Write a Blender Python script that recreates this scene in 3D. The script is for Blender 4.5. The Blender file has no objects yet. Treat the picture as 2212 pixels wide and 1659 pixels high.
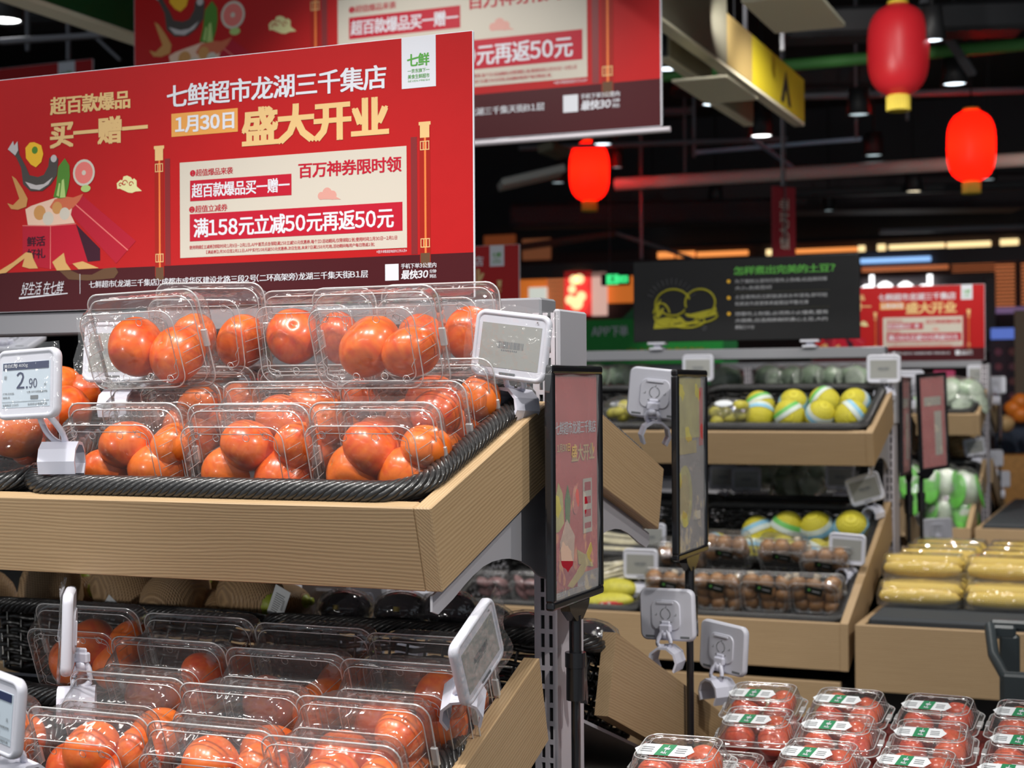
import bpy, bmesh, math, random
from math import sin, cos, pi, radians as R, sqrt, atan2
from mathutils import Vector as V, Matrix as Mx, Euler
random.seed(7)
S = bpy.context.scene
COL = S.collection
# ------------------------------------------------------------------ camera, world, light, exposure
yaw, pit, rol = R(22.73), R(.175), R(.36)
fw = V((-sin(yaw)*cos(pit), cos(yaw)*cos(pit), sin(pit)))
r0 = V((cos(yaw), sin(yaw), 0)); u0 = r0.cross(fw)
rt = r0*cos(rol)-u0*sin(rol); up = u0*cos(rol)+r0*sin(rol)
cd = bpy.data.cameras.new('camera'); cam = bpy.data.objects.new('camera', cd); COL.objects.link(cam)
cam.matrix_world = Mx((( rt.x, up.x, -fw.x, 0), (rt.y, up.y, -fw.y, 0), (rt.z, up.z, -fw.z, 1.42), (0, 0, 0, 1)))
cd.sensor_width = 36; cd.lens = 3311/2212*36; cd.clip_start = .05; cd.clip_end = 80
cd.dof.use_dof = True; cd.dof.focus_distance = 2.0; cd.dof.aperture_fstop = 7.0
S.camera = cam
W = bpy.data.worlds.new('world'); S.world = W; W.use_nodes = True
W.node_tree.nodes['Background'].inputs[0].default_value = (.80, .90, 1, 1)
W.node_tree.nodes['Background'].inputs[1].default_value = .36
S.view_settings.view_transform = 'Standard'; S.view_settings.look = 'None'
S.view_settings.gamma = 1; S.view_settings.use_curve_mapping = False
S.view_settings.exposure = .0
S.cycles.max_bounces = 20; S.cycles.transparent_max_bounces = 48; S.cycles.diffuse_bounces = 3
S.cycles.glossy_bounces = 4; S.cycles.transmission_bounces = 6
S.cycles.sample_clamp_indirect = 4; S.cycles.caustics_reflective = False; S.cycles.caustics_refractive = False

def spot(x, y, z, tx, ty, tz, e, ang=70, r=.05, col=(1, .97, .92), blend=.6):
    l = bpy.data.lights.new('spot', 'SPOT'); l.energy = e; l.spot_size = R(ang); l.spot_blend = blend
    l.shadow_soft_size = r; l.color = col
    o = bpy.data.objects.new('spot', l); COL.objects.link(o); o.location = (x, y, z)
    o.rotation_euler = (V((tx, ty, tz))-V((x, y, z))).to_track_quat('-Z', 'Y').to_euler()
    return o
def area(x, y, z, sx, sy, e, col=(1, .97, .93)):  # unseen panels added to put reflection streaks on the clear boxes
    l = bpy.data.lights.new('added_streak_panel', 'AREA'); l.shape = 'RECTANGLE'; l.size = sx; l.size_y = sy; l.energy = e; l.color = col
    o = bpy.data.objects.new('added_streak_panel', l); COL.objects.link(o); o.location = (x, y, z); return o
# track spots over the aisles; added fills without a fixture are marked
spot(-1.45, .62, 3.5, -1.15, 1.55, 1.1, 165, 44)
spot(-.75, .75, 3.5, -.95, 1.55, 1.05, 125, 46)
spot(-2.3, .9, 3.5, -1.7, 1.9, 1.4, 38, 60)
spot(-2.7, -2.2, 1.62, -1.5, 2.35, 1.09, 150, 17, .10, blend=.5)  # added low fill behind the camera, aimed under the shelf at the roots
spot(-.7, 5.6, 3.5, -1.15, 7.7, 3.1, 45, 40)  # added spot to give the largest lantern a sheen
spot(.6, 2.1, 3.3, -.3, 2.4, .9, 60, 60)
spot(1.3, .7, 3.2, -.75, 2.2, 1.2, 170, 44)
spot(-1.1, 3.6, 3.3, -1.6, 2.4, .95, 80, 70)
spot(-2.4, 3.2, 3.3, -1.9, 4.6, .9, 95, 80)
spot(-.6, 3.3, 3.3, -.9, 4.7, .9, 105, 80)
spot(.8, 3.8, 3.3, .1, 5.0, .8, 120, 80)
spot(-1.2, 6.2, 3.3, -1.2, 7.7, 1.0, 130, 90)
spot(.4, 6.3, 3.3, .2, 8.0, 1.0, 130, 90)
spot(-1.0, 5.2, 3.3, -1.0, 5.5, 1.0, 50, 110)
spot(-1.6, 6.0, 2.9, -.6, 10.0, 3.3, 60, 100, .1)  # added fill aimed up at the ceiling services, no fixture here
spot(.6, 9.5, 3.0, .4, 13.5, 3.3, 60, 100, .1)  # second added upward fill, farther back
area(-2.5, -1.3, 3.6, 1.6, .20, 24)
area(-1.0, -1.9, 3.7, 1.2, .18, 18)
area(-3.4, .4, 3.6, .25, 2.0, 18)
area(-.6, .3, 3.8, .9, .2, 20)

# ------------------------------------------------------------------ mesh helpers
class MB:
    def __init__(s): s.v = []; s.f = []; s.m = []; s.sm = []
    def add(s, vs, fs, M=None, m=0, sm=False):
        b = len(s.v)
        s.v += [tuple(M @ V(p)) for p in vs] if M is not None else [tuple(p) for p in vs]
        for f in fs: s.f.append(tuple(b+i for i in f)); s.m.append(m); s.sm.append(sm)
        return s
    def box(s, x0, y0, z0, x1, y1, z1, M=None, m=0):
        vs = [(x, y, z) for x in (x0, x1) for y in (y0, y1) for z in (z0, z1)]
        return s.add(vs, [(0, 1, 3, 2), (4, 6, 7, 5), (0, 4, 5, 1), (2, 3, 7, 6), (0, 2, 6, 4), (1, 5, 7, 3)], M, m)
    def bbox(s, x0, y0, z0, x1, y1, z1, b=.003, M=None, m=0, seg=1):
        bm = bmesh.new(); bmesh.ops.create_cube(bm, size=1)
        for v in bm.verts: v.co = ((x0+x1)/2+v.co.x*(x1-x0), (y0+y1)/2+v.co.y*(y1-y0), (z0+z1)/2+v.co.z*(z1-z0))
        bmesh.ops.bevel(bm, geom=bm.edges[:], offset=b, segments=seg, affect='EDGES', profile=.5)
        bm.verts.index_update(); s.add([v.co[:] for v in bm.verts], [tuple(v.index for v in f.verts) for f in bm.faces], M, m); bm.free(); return s
    def prism(s, poly, z0, z1, M=None, m=0, sm=False):
        n = len(poly); vs = [(x, y, z0) for x, y in poly]+[(x, y, z1) for x, y in poly]
        s.add(vs, [tuple(range(n-1, -1, -1)), tuple(range(n, 2*n))], M, m)
        return s.add(vs, [(i, (i+1) % n, n+(i+1) % n, n+i) for i in range(n)], M, m, sm)
    def loft(s, loops, M=None, m=0, cap0=True, cap1=True, sm=True, close=True):
        n = len(loops[0]); vs = [p for l in loops for p in l]; fs = []
        for k in range(len(loops)-1):
            for i in range(n if close else n-1):
                j = (i+1) % n; fs.append((k*n+i, k*n+j, (k+1)*n+j, (k+1)*n+i))
        s.add(vs, fs, M, m, sm)
        if cap0: s.add(loops[0], [tuple(range(n-1, -1, -1))], M, m)
        if cap1: s.add(loops[-1], [tuple(range(n))], M, m)
        return s
    def lathe(s, prof, n=20, M=None, m=0, sm=True, lob=0, nl=5):
        L = []
        for r, z in prof:
            L.append([(r*(1+lob*cos(nl*2*pi*i/n))*cos(2*pi*i/n), r*(1+lob*cos(nl*2*pi*i/n))*sin(2*pi*i/n), z) for i in range(n)])
        return s.loft(L, M, m, True, True, sm)
    def cyl(s, x, y, z0, z1, r, n=16, M=None, m=0): return s.lathe([(r, z0), (r, z1)], n, (M or Mx()) @ Mx.Translation((x, y, 0)), m)
    def ell(s, c, r, n=16, k=10, M=None, m=0, f=None):
        L = []
        for a in range(1, k):
            t = -pi/2+pi*a/k; L.append([(c[0]+r[0]*cos(t)*cos(2*pi*i/n), c[1]+r[1]*cos(t)*sin(2*pi*i/n), c[2]+r[2]*sin(t)) for i in range(n)])
        L = [[(c[0]+(p[0]-c[0])*.05, c[1]+(p[1]-c[1])*.05, c[2]-r[2]) for p in L[0]]]+L+[[(c[0]+(p[0]-c[0])*.05, c[1]+(p[1]-c[1])*.05, c[2]+r[2]) for p in L[-1]]]
        if f: L = [[f(p) for p in l] for l in L]
        return s.loft(L, M, m)
    def tube(s, path, r, n=6, closed=False, M=None, m=0, flat=1.0):
        P = [V(p) for p in path]; N = len(P); L = []; up0 = V((0, 0, 1))
        rr = r if hasattr(r, '__len__') else [r]*N
        for i in range(N):
            a = P[(i-1) % N] if (closed or i) else P[0]; b = P[(i+1) % N] if (closed or i < N-1) else P[-1]
            t = (b-a).normalized(); w = up0 if abs(t.z) < .95 else V((0, 1, 0)); sx = t.cross(w).normalized(); sy = sx.cross(t)
            L.append([tuple(P[i]+sx*rr[i]*flat*cos(2*pi*k/n)+sy*rr[i]*sin(2*pi*k/n)) for k in range(n)])
        if closed: L.append(L[0])
        return s.loft(L, M, m, not closed, not closed)
    def mesh(s, name, mats):
        me = bpy.data.meshes.new(name); me.from_pydata(s.v, [], s.f)
        for a in (mats if isinstance(mats, (list, tuple)) else [mats]): me.materials.append(a)
        me.polygons.foreach_set('material_index', s.m); me.polygons.foreach_set('use_smooth', s.sm); me.update(); return me
    def build(s, name, mats, parent=None, M=None):
        return mko(name, s.mesh(name, mats), parent, M)
def mko(name, me, parent=None, M=None):
    o = bpy.data.objects.new(name, me); COL.objects.link(o)
    if parent: o.parent = parent
    if M is not None: o.matrix_basis = M
    return o
def tag(o, label=None, cat=None, group=None, kind=None):
    if label: o['label'] = label
    if cat: o['category'] = cat
    if group: o['group'] = group
    if kind: o['kind'] = kind
    return o
def root(name, label, cat, M=None, group=None):
    o = bpy.data.objects.new(name, None); COL.objects.link(o); o.empty_display_size = .05
    if M is not None: o.matrix_basis = M
    return tag(o, label, cat, group)
def copy_tree(o, parent=None):
    c = o.copy(); COL.objects.link(c); c.parent = parent
    for ch in o.children:
        if not ch.name.startswith('price_sticker'): copy_tree(ch, c)
    return c
def clone(o, M, label, group=None):
    c = copy_tree(o); c.matrix_basis = M; c['label'] = label
    if group: c['group'] = group
    return c
T = lambda x, y, z: Mx.Translation((x, y, z))
Rx = lambda a: Mx.Rotation(R(a), 4, 'X')
Ry = lambda a: Mx.Rotation(R(a), 4, 'Y')
Rz = lambda a: Mx.Rotation(R(a), 4, 'Z')
def Sc(a, b=None, c=None): return Mx.Diagonal((a, b or a, c or a, 1))
def ray(px, py): return fw+rt*((px-1106)/3311)-up*((py-829.5)/3311)
def wY(px, py, y):
    d = ray(px, py); t = y/d.y; return V((0, 0, 1.42))+d*t
def wD(px, py, t): return V((0, 0, 1.42))+ray(px, py)*t
def rr(w, h, r, n=5, side=1):
    P = []
    for cx, cy, a0 in ((w/2-r, h/2-r, 0), (-w/2+r, h/2-r, 90), (-w/2+r, -h/2+r, 180), (w/2-r, -h/2+r, 270)):
        A = [(cx+r*cos(R(a0+90*i/n)), cy+r*sin(R(a0+90*i/n))) for i in range(n+1)]
        if side > 1 and P:
            p, q = P[-1], A[0]; P += [(p[0]+(q[0]-p[0])*k/side, p[1]+(q[1]-p[1])*k/side) for k in range(1, side)]
        P += A
    if side > 1:
        p, q = P[-1], P[0]; P += [(p[0]+(q[0]-p[0])*k/side, p[1]+(q[1]-p[1])*k/side) for k in range(1, side)]
    return P
z3 = lambda P, z: [(x, y, z) for x, y in P]

# ------------------------------------------------------------------ materials
def nt(name):
    m = bpy.data.materials.new(name); m.use_nodes = True; t = m.node_tree; return m, t, t.nodes['Principled BSDF']
def mat(name, c, rough=.5, metal=0, coat=0, emit=0, bump=None, var=0, trans=0):
    m, t, b = nt(name); b.inputs['Base Color'].default_value = (*c, 1); b.inputs['Roughness'].default_value = rough
    b.inputs['Metallic'].default_value = metal; b.inputs['Coat Weight'].default_value = coat
    if emit: b.inputs['Emission Color'].default_value = (*c, 1); b.inputs['Emission Strength'].default_value = emit
    if bump or var:
        tc = t.nodes.new('ShaderNodeTexCoord'); n = t.nodes.new('ShaderNodeTexNoise'); t.links.new(tc.outputs['Object'], n.inputs['Vector'])
        n.inputs['Scale'].default_value = bump[0] if bump else 30; n.inputs['Detail'].default_value = 3
        if bump:
            bp = t.nodes.new('ShaderNodeBump'); bp.inputs['Strength'].default_value = bump[1]; bp.inputs['Distance'].default_value = .002
            t.links.new(n.outputs['Fac'], bp.inputs['Height']); t.links.new(bp.outputs['Normal'], b.inputs['Normal'])
        if var:
            mx = t.nodes.new('ShaderNodeMix'); mx.data_type = 'RGBA'; mx.inputs['A'].default_value = (*[q*(1-var) for q in c], 1)
            mx.inputs['B'].default_value = (*[min(1, q*(1+var)) for q in c], 1); t.links.new(n.outputs['Fac'], mx.inputs['Factor']); t.links.new(mx.outputs['Result'], b.inputs['Base Color'])
    return m
def wood(name, c1, c2, c3, sc=1.0, vert=False):
    m, t, b = nt(name); N = t.nodes.new; L = t.links.new
    tc = N('ShaderNodeTexCoord'); sp = N('ShaderNodeSeparateXYZ'); L(tc.outputs['Object'], sp.inputs[0]); sa = N('ShaderNodeMath'); sa.operation = 'ADD'
    L(sp.outputs[1], sa.inputs[0]); L(sp.outputs[2], sa.inputs[1]); cb = N('ShaderNodeCombineXYZ'); L(sp.outputs[0], cb.inputs[0]); L(sa.outputs[0], cb.inputs[2])
    oi = N('ShaderNodeObjectInfo'); ov = N('ShaderNodeVectorMath'); ov.operation = 'MULTIPLY_ADD'; ov.inputs[1].default_value = (3, 3, 3); L(oi.outputs['Random'], ov.inputs[0]); L(cb.outputs[0], ov.inputs[2])
    mp = N('ShaderNodeMapping'); L(ov.outputs[0], mp.inputs['Vector'])
    mp.inputs['Scale'].default_value = (.22, 1, 1)
    ns = N('ShaderNodeTexNoise'); ns.inputs['Scale'].default_value = 9; ns.inputs['Detail'].default_value = 2; L(mp.outputs[0], ns.inputs['Vector'])
    ad = N('ShaderNodeVectorMath'); ad.operation = 'MULTIPLY_ADD'; ad.inputs[1].default_value = (.0, .0, .030)
    L(ns.outputs['Color'], ad.inputs[0]); L(mp.outputs[0], ad.inputs[2])
    w = N('ShaderNodeTexWave'); w.bands_direction = 'Z'; w.inputs['Scale'].default_value = 66*sc; w.inputs['Distortion'].default_value = 1.2
    w.inputs['Detail'].default_value = 2; w.inputs['Detail Scale'].default_value = 2.5; L(ad.outputs[0], w.inputs['Vector'])
    m2 = N('ShaderNodeMapping'); m2.inputs['Scale'].default_value = (6, 320, 320); L(tc.outputs['Object'], m2.inputs['Vector'])
    n2 = N('ShaderNodeTexNoise'); n2.inputs['Scale'].default_value = 1; n2.inputs['Detail'].default_value = 4; L(m2.outputs[0], n2.inputs['Vector'])
    cr = N('ShaderNodeValToRGB'); e = cr.color_ramp.elements; e[0].position = .0; e[0].color = (*c1, 1); e[1].position = 1; e[1].color = (*c3, 1)
    x = e.new(.45); x.color = (*c2, 1)
    mm = N('ShaderNodeMath'); mm.operation = 'MULTIPLY_ADD'; mm.inputs[1].default_value = .55; L(w.outputs['Fac'], mm.inputs[0])
    m3 = N('ShaderNodeMath'); m3.operation = 'MULTIPLY'; m3.inputs[1].default_value = .6; L(n2.outputs['Fac'], m3.inputs[0]); L(m3.outputs[0], mm.inputs[2])
    L(mm.outputs[0], cr.inputs[0]); L(cr.outputs[0], b.inputs['Base Color']); b.inputs['Roughness'].default_value = .52
    bp = N('ShaderNodeBump'); bp.inputs['Strength'].default_value = .25; bp.inputs['Distance'].default_value = .0006; L(mm.outputs[0], bp.inputs['Height']); L(bp.outputs[0], b.inputs['Normal'])
    return m
WOOD = wood('light_oak', (.30, .19, .095), (.42, .28, .150), (.50, .35, .20))
EDGE = wood('oak_edge_band', (.33, .25, .14), (.46, .37, .23), (.55, .45, .29), 2.2)
def clear(name, tint=(1, 1, 1), base=.05, k=.75, rough=.06, painted_haze=.03, mc=(1, 1, 1), bump=0, bs=60):  # white diffuse share stands in for highlights and reflected haze
    m = bpy.data.materials.new(name); m.use_nodes = True; t = m.node_tree; t.nodes.clear(); N = t.nodes.new; L = t.links.new
    o = N('ShaderNodeOutputMaterial'); tr = N('ShaderNodeBsdfTransparent'); tr.inputs[0].default_value = (*tint, 1)
    g = N('ShaderNodeBsdfGlossy'); g.inputs['Roughness'].default_value = rough; d = N('ShaderNodeBsdfDiffuse'); d.inputs[0].default_value = (*mc, 1)
    lw = N('ShaderNodeLayerWeight'); lw.inputs[0].default_value = .5; p = N('ShaderNodeMath'); p.operation = 'POWER'; p.inputs[1].default_value = 3.0
    L(lw.outputs['Facing'], p.inputs[0]); ma = N('ShaderNodeMath'); ma.operation = 'MULTIPLY_ADD'; ma.inputs[1].default_value = k; ma.inputs[2].default_value = base
    L(p.outputs[0], ma.inputs[0]); m1 = N('ShaderNodeMixShader'); L(ma.outputs[0], m1.inputs[0]); L(tr.outputs[0], m1.inputs[1]); L(g.outputs[0], m1.inputs[2])
    m2 = N('ShaderNodeMixShader'); m2.inputs[0].default_value = painted_haze; L(m1.outputs[0], m2.inputs[1]); L(d.outputs[0], m2.inputs[2]); L(m2.outputs[0], o.inputs[0])
    if bump:
        tc = N('ShaderNodeTexCoord'); n = N('ShaderNodeTexNoise'); n.inputs['Scale'].default_value = bs; n.inputs['Detail'].default_value = 2; L(tc.outputs['Object'], n.inputs['Vector'])
        bp = N('ShaderNodeBump'); bp.inputs['Strength'].default_value = bump; bp.inputs['Distance'].default_value = .01
        L(n.outputs[0], bp.inputs['Height']); L(bp.outputs[0], g.inputs['Normal'])
    return m
CLEAR = clear('clear_pet_plastic', base=.085, k=.75, rough=.07, painted_haze=.027, bump=.6, bs=26)
CRIDGE = clear('clear_pet_ridge', base=.42, k=.5, rough=.16, painted_haze=.30)  # extra white puts the bright glints into the ridge colour
FILM = clear('clear_film', base=.09, k=.5, rough=.11, painted_haze=.035, bump=1.0, bs=45)
def tomato_mat(name, a, b2, seed):
    m, t, b = nt(name); N = t.nodes.new; L = t.links.new
    tc = N('ShaderNodeTexCoord'); mp = N('ShaderNodeMapping'); mp.inputs['Scale'].default_value = (4.5, 4.5, .6); mp.inputs['Location'].default_value = (seed, 0, 0)
    L(tc.outputs['Object'], mp.inputs[0]); n = N('ShaderNodeTexNoise'); n.inputs['Scale'].default_value = 1; n.inputs['Detail'].default_value = 3; L(mp.outputs[0], n.inputs['Vector'])
    n2 = N('ShaderNodeTexNoise'); n2.inputs['Scale'].default_value = 1.3; L(tc.outputs['Object'], n2.inputs['Vector'])
    oi = N('ShaderNodeObjectInfo'); s1 = N('ShaderNodeMath'); s1.operation = 'MULTIPLY_ADD'; s1.inputs[1].default_value = .55; L(oi.outputs['Random'], s1.inputs[0])
    s2 = N('ShaderNodeMath'); s2.operation = 'MULTIPLY_ADD'; s2.inputs[1].default_value = 1.5; s2.inputs[2].default_value = -.80; L(n.outputs['Fac'], s2.inputs[0])
    s3 = N('ShaderNodeMath'); s3.operation = 'MULTIPLY_ADD'; s3.inputs[1].default_value = 1.0; L(n2.outputs['Fac'], s3.inputs[0]); L(s2.outputs[0], s3.inputs[2]); L(s3.outputs[0], s1.inputs[2])
    mx = N('ShaderNodeMix'); mx.data_type = 'RGBA'; mx.inputs['A'].default_value = (*a, 1); mx.inputs['B'].default_value = (*b2, 1)
    L(s1.outputs[0], mx.inputs['Factor']); L(mx.outputs['Result'], b.inputs['Base Color'])
    b.inputs['Roughness'].default_value = .28; b.inputs['Coat Weight'].default_value = .35; b.inputs['Coat Roughness'].default_value = .12
    return m
TOM = tomato_mat('tomato_skin', (.60, .028, .008), (.82, .17, .018), 1)
TOMR = tomato_mat('pink_tomato_skin', (.60, .05, .03), (.72, .13, .05), 5)
SCAR = mat('stem_scar', (.33, .25, .07), .7)
RATTAN = mat('black_rattan', (.020, .019, .019), .32, coat=.25, bump=(180, .3))
WHITE = mat('white_plastic', (.64, .64, .71), .35)
WHITE2 = mat('white_clip_plastic', (.70, .70, .80), .3)
GREYM = mat('grey_coated_steel', (.40, .39, .42), .5, .05)
RAILM = mat('grey_rail', (.27, .27, .29), .45, .2)
LGREYM = mat('light_grey_steel', (.56, .52, .56), .42, .1)
DARK = mat('dark_cavity', (.006, .006, .007), .8)
BLACK = mat('black_plastic', (.012, .012, .014), .25, coat=.3)
CHAR = mat('charcoal_mat', (.035, .040, .046), .75, bump=(220, .5))
EPD = mat('eink_grey', (.33, .33, .31), .25)
EPW = mat('eink_white', (.56, .64, .72), .25)
INK = mat('dark_ink', (.02, .03, .09), .4)
INKG = mat('faint_grey_ink', (.16, .17, .18), .5)
RED = mat('print_red', (.44, .010, .011), .42, var=.04)
DRED = mat('print_dark_red', (.060, .007, .010), .42)
BRED = mat('print_box_red', (.42, .012, .03), .42)
BRED2 = mat('print_crimson', (.46, .01, .028), .42)
PURP = mat('print_purple_shadow', (.045, .008, .02), .45)
GOLD = mat('print_gold', (.72, .48, .21), .4)
ORNG = mat('print_orange', (.72, .33, .08), .4)
CREAM = mat('print_cream', (.58, .53, .45), .42)
PWH = mat('print_white', (.68, .69, .74), .42)
GREENP = mat('print_green', (.10, .36, .06), .45)
CHALK = mat('chalkboard', (.013, .013, .014), .55, var=.1)
OLIVE = mat('print_olive_yellow', (.33, .30, .02), .5)
PAPER = mat('white_paper', (.72, .74, .76), .6)
BAMB = mat('print_bamboo_red', (.33, .014, .008), .4)
HILI = mat('print_bamboo_highlight', (.80, .20, .05), .4)
BROWN = mat('print_brown', (.12, .06, .03), .5)
FISHD = mat('print_fish_dark', (.07, .06, .055), .5)
FISHL = mat('print_fish_light', (.50, .46, .46), .5)
YEL = mat('print_yellow', (.82, .46, .03), .45)
GRN1 = mat('print_leaf_green', (.08, .22, .03), .5)
GRN2 = mat('print_pale_green', (.40, .55, .18), .5)
PINK = mat('print_pink', (.72, .18, .16), .5)
PALEC = mat('print_pale_cloud', (.72, .68, .34), .5)
SHR = mat('print_shrimp', (.55, .27, .09), .5)
STEAM = mat('print_steam', (.74, .50, .38), .5)
RIB = mat('print_ribbon', (.62, .36, .13), .5)
BLUEB = mat('label_blue', (.25, .50, .66), .5)
LGRN = mat('label_green', (.02, .22, .09), .5)
BODYG = mat('green_sign', (.03, .34, .06), .5)

for m_ in bpy.data.materials:
    if m_.name.startswith('print') or m_.name in ('chalkboard', 'green_sign'): m_.node_tree.nodes['Principled BSDF'].inputs['Specular IOR Level'].default_value = .22
# ------------------------------------------------------------------ lettering
GC = {}
def glyph(ch, shear):
    k = (ch, shear)
    if k in GC: return GC[k]
    q = chr(ord(ch)+0xFEE0) if '!' <= ch <= '~' else ch
    c = bpy.data.curves.new('t', 'FONT'); c.body = q; c.size = 1; c.resolution_u = 2; c.shear = shear; c.fill_mode = 'BOTH'
    o = bpy.data.objects.new('t', c); COL.objects.link(o); dg = bpy.context.evaluated_depsgraph_get(); dg.update()
    me = bpy.data.meshes.new_from_object(o.evaluated_get(dg)); bpy.data.objects.remove(o); bpy.data.curves.remove(c)
    vs = [tuple(v.co[:2]) for v in me.vertices]; fs = [tuple(p.vertices) for p in me.polygons]; bpy.data.meshes.remove(me)
    GC[k] = (vs, fs); return GC[k]
def text_mesh(s, size=(1, 1), bold=.02, name='lettering', m=None, shear=0, depth=.0006):
    vs, fs, x = [], [], 0.0
    g0 = glyph('国', 0)[0]; em = (max(v[0] for v in g0)-min(v[0] for v in g0))*1.16
    for ch in s:
        if ch == ' ': x += em*.3; continue
        gv, gf = glyph(ch, shear)
        if not gv: x += em*.5; continue
        a = min(v[0] for v in gv); b = max(v[0] for v in gv); b0 = len(vs)
        if '!' <= ch <= '~' or ch in '，；：。（）“”【】？':
            vs += [(v[0]-a+x+em*.035, v[1]) for v in gv]; x += (b-a)+em*.11
        else: vs += [(v[0]+x, v[1]) for v in gv]; x += em
        fs += [tuple(b0+i for i in f) for f in gf]
    x0, x1 = min(v[0] for v in vs), max(v[0] for v in vs); y0, y1 = min(v[1] for v in vs), max(v[1] for v in vs)
    ex = bold*.85; sh = [(0, 0)]+([(ex, ex*.6), (-ex, ex*.6), (ex, -ex*.6), (-ex, -ex*.6)] if bold > .022 else [(ex, 0), (-ex, 0)] if bold > .011 else [])
    if bold <= .011: ex = 0
    V2 = []; F2 = []
    for k, (dx, dy) in enumerate(sh):
        b0 = len(V2); V2 += [((v[0]+dx-x0+ex)/(x1-x0+2*ex)*size[0], (v[1]+dy-y0+ex*.6)/(y1-y0+1.2*ex)*size[1], depth-.00003*k) for v in vs]; F2 += [tuple(b0+i for i in f) for f in fs]
    me = bpy.data.meshes.new(name); me.from_pydata(V2, [], F2); me.materials.append(m); me.update(); return me
def text(s, x0, y0, x1, y1, m, parent, z=.0012, bold=.02, shear=0, name='lettering'):
    return mko(name, text_mesh(s, (x1-x0, y1-y0), bold, name, m, shear), parent, T(x0, y0, z))
def inlay(polys, name, mats, parent, z=.001, t=.0006):
    b = MB()
    for i, p in enumerate(polys):
        mi = 0
        if isinstance(p, tuple) and isinstance(p[1], int): p, mi = p
        b.prism(p, z, z+t+.00005*i, m=mi)
    return b.build(name, mats, parent)
RC = lambda a, b, c, d: [(a, b), (c, b), (c, d), (a, d)]
CI = lambda x, y, r, n=20, k=1: [(x+r*cos(2*pi*i/n), y+r*k*sin(2*pi*i/n)) for i in range(n)]
MM = lambda P: [(x/1000, y/1000) for x, y in P]

# ------------------------------------------------------------------ the setting
def struct(name, b, m, M=None): o = b.build(name, m, None, M); o['kind'] = 'structure'; return o
FLOOR = mat('grey_floor_tile', (.46, .45, .43), .3, bump=(8, .1), var=.12)
CEIL = mat('black_ceiling', (.006, .006, .007), .85)
struct('floor', MB().box(-14, -3, -.1, 16, 19, 0), FLOOR)
struct('ceiling', MB().box(-14, 2.2, 4.6, 16, 19, 4.8), CEIL)
WALLM = mat('dark_bulkhead', (.03, .026, .03), .7)
WBK = 17.5
struct('wall_back', MB().box(-14, WBK, 0, 16, WBK+.3, 4.6), WALLM)
struct('wall_left', MB().box(-14.2, 2.2, 0, -14, 19, 4.6), WALLM)
struct('wall_right', MB().box(16, 2.2, 0, 16.2, 19, 4.6), WALLM)
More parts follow.
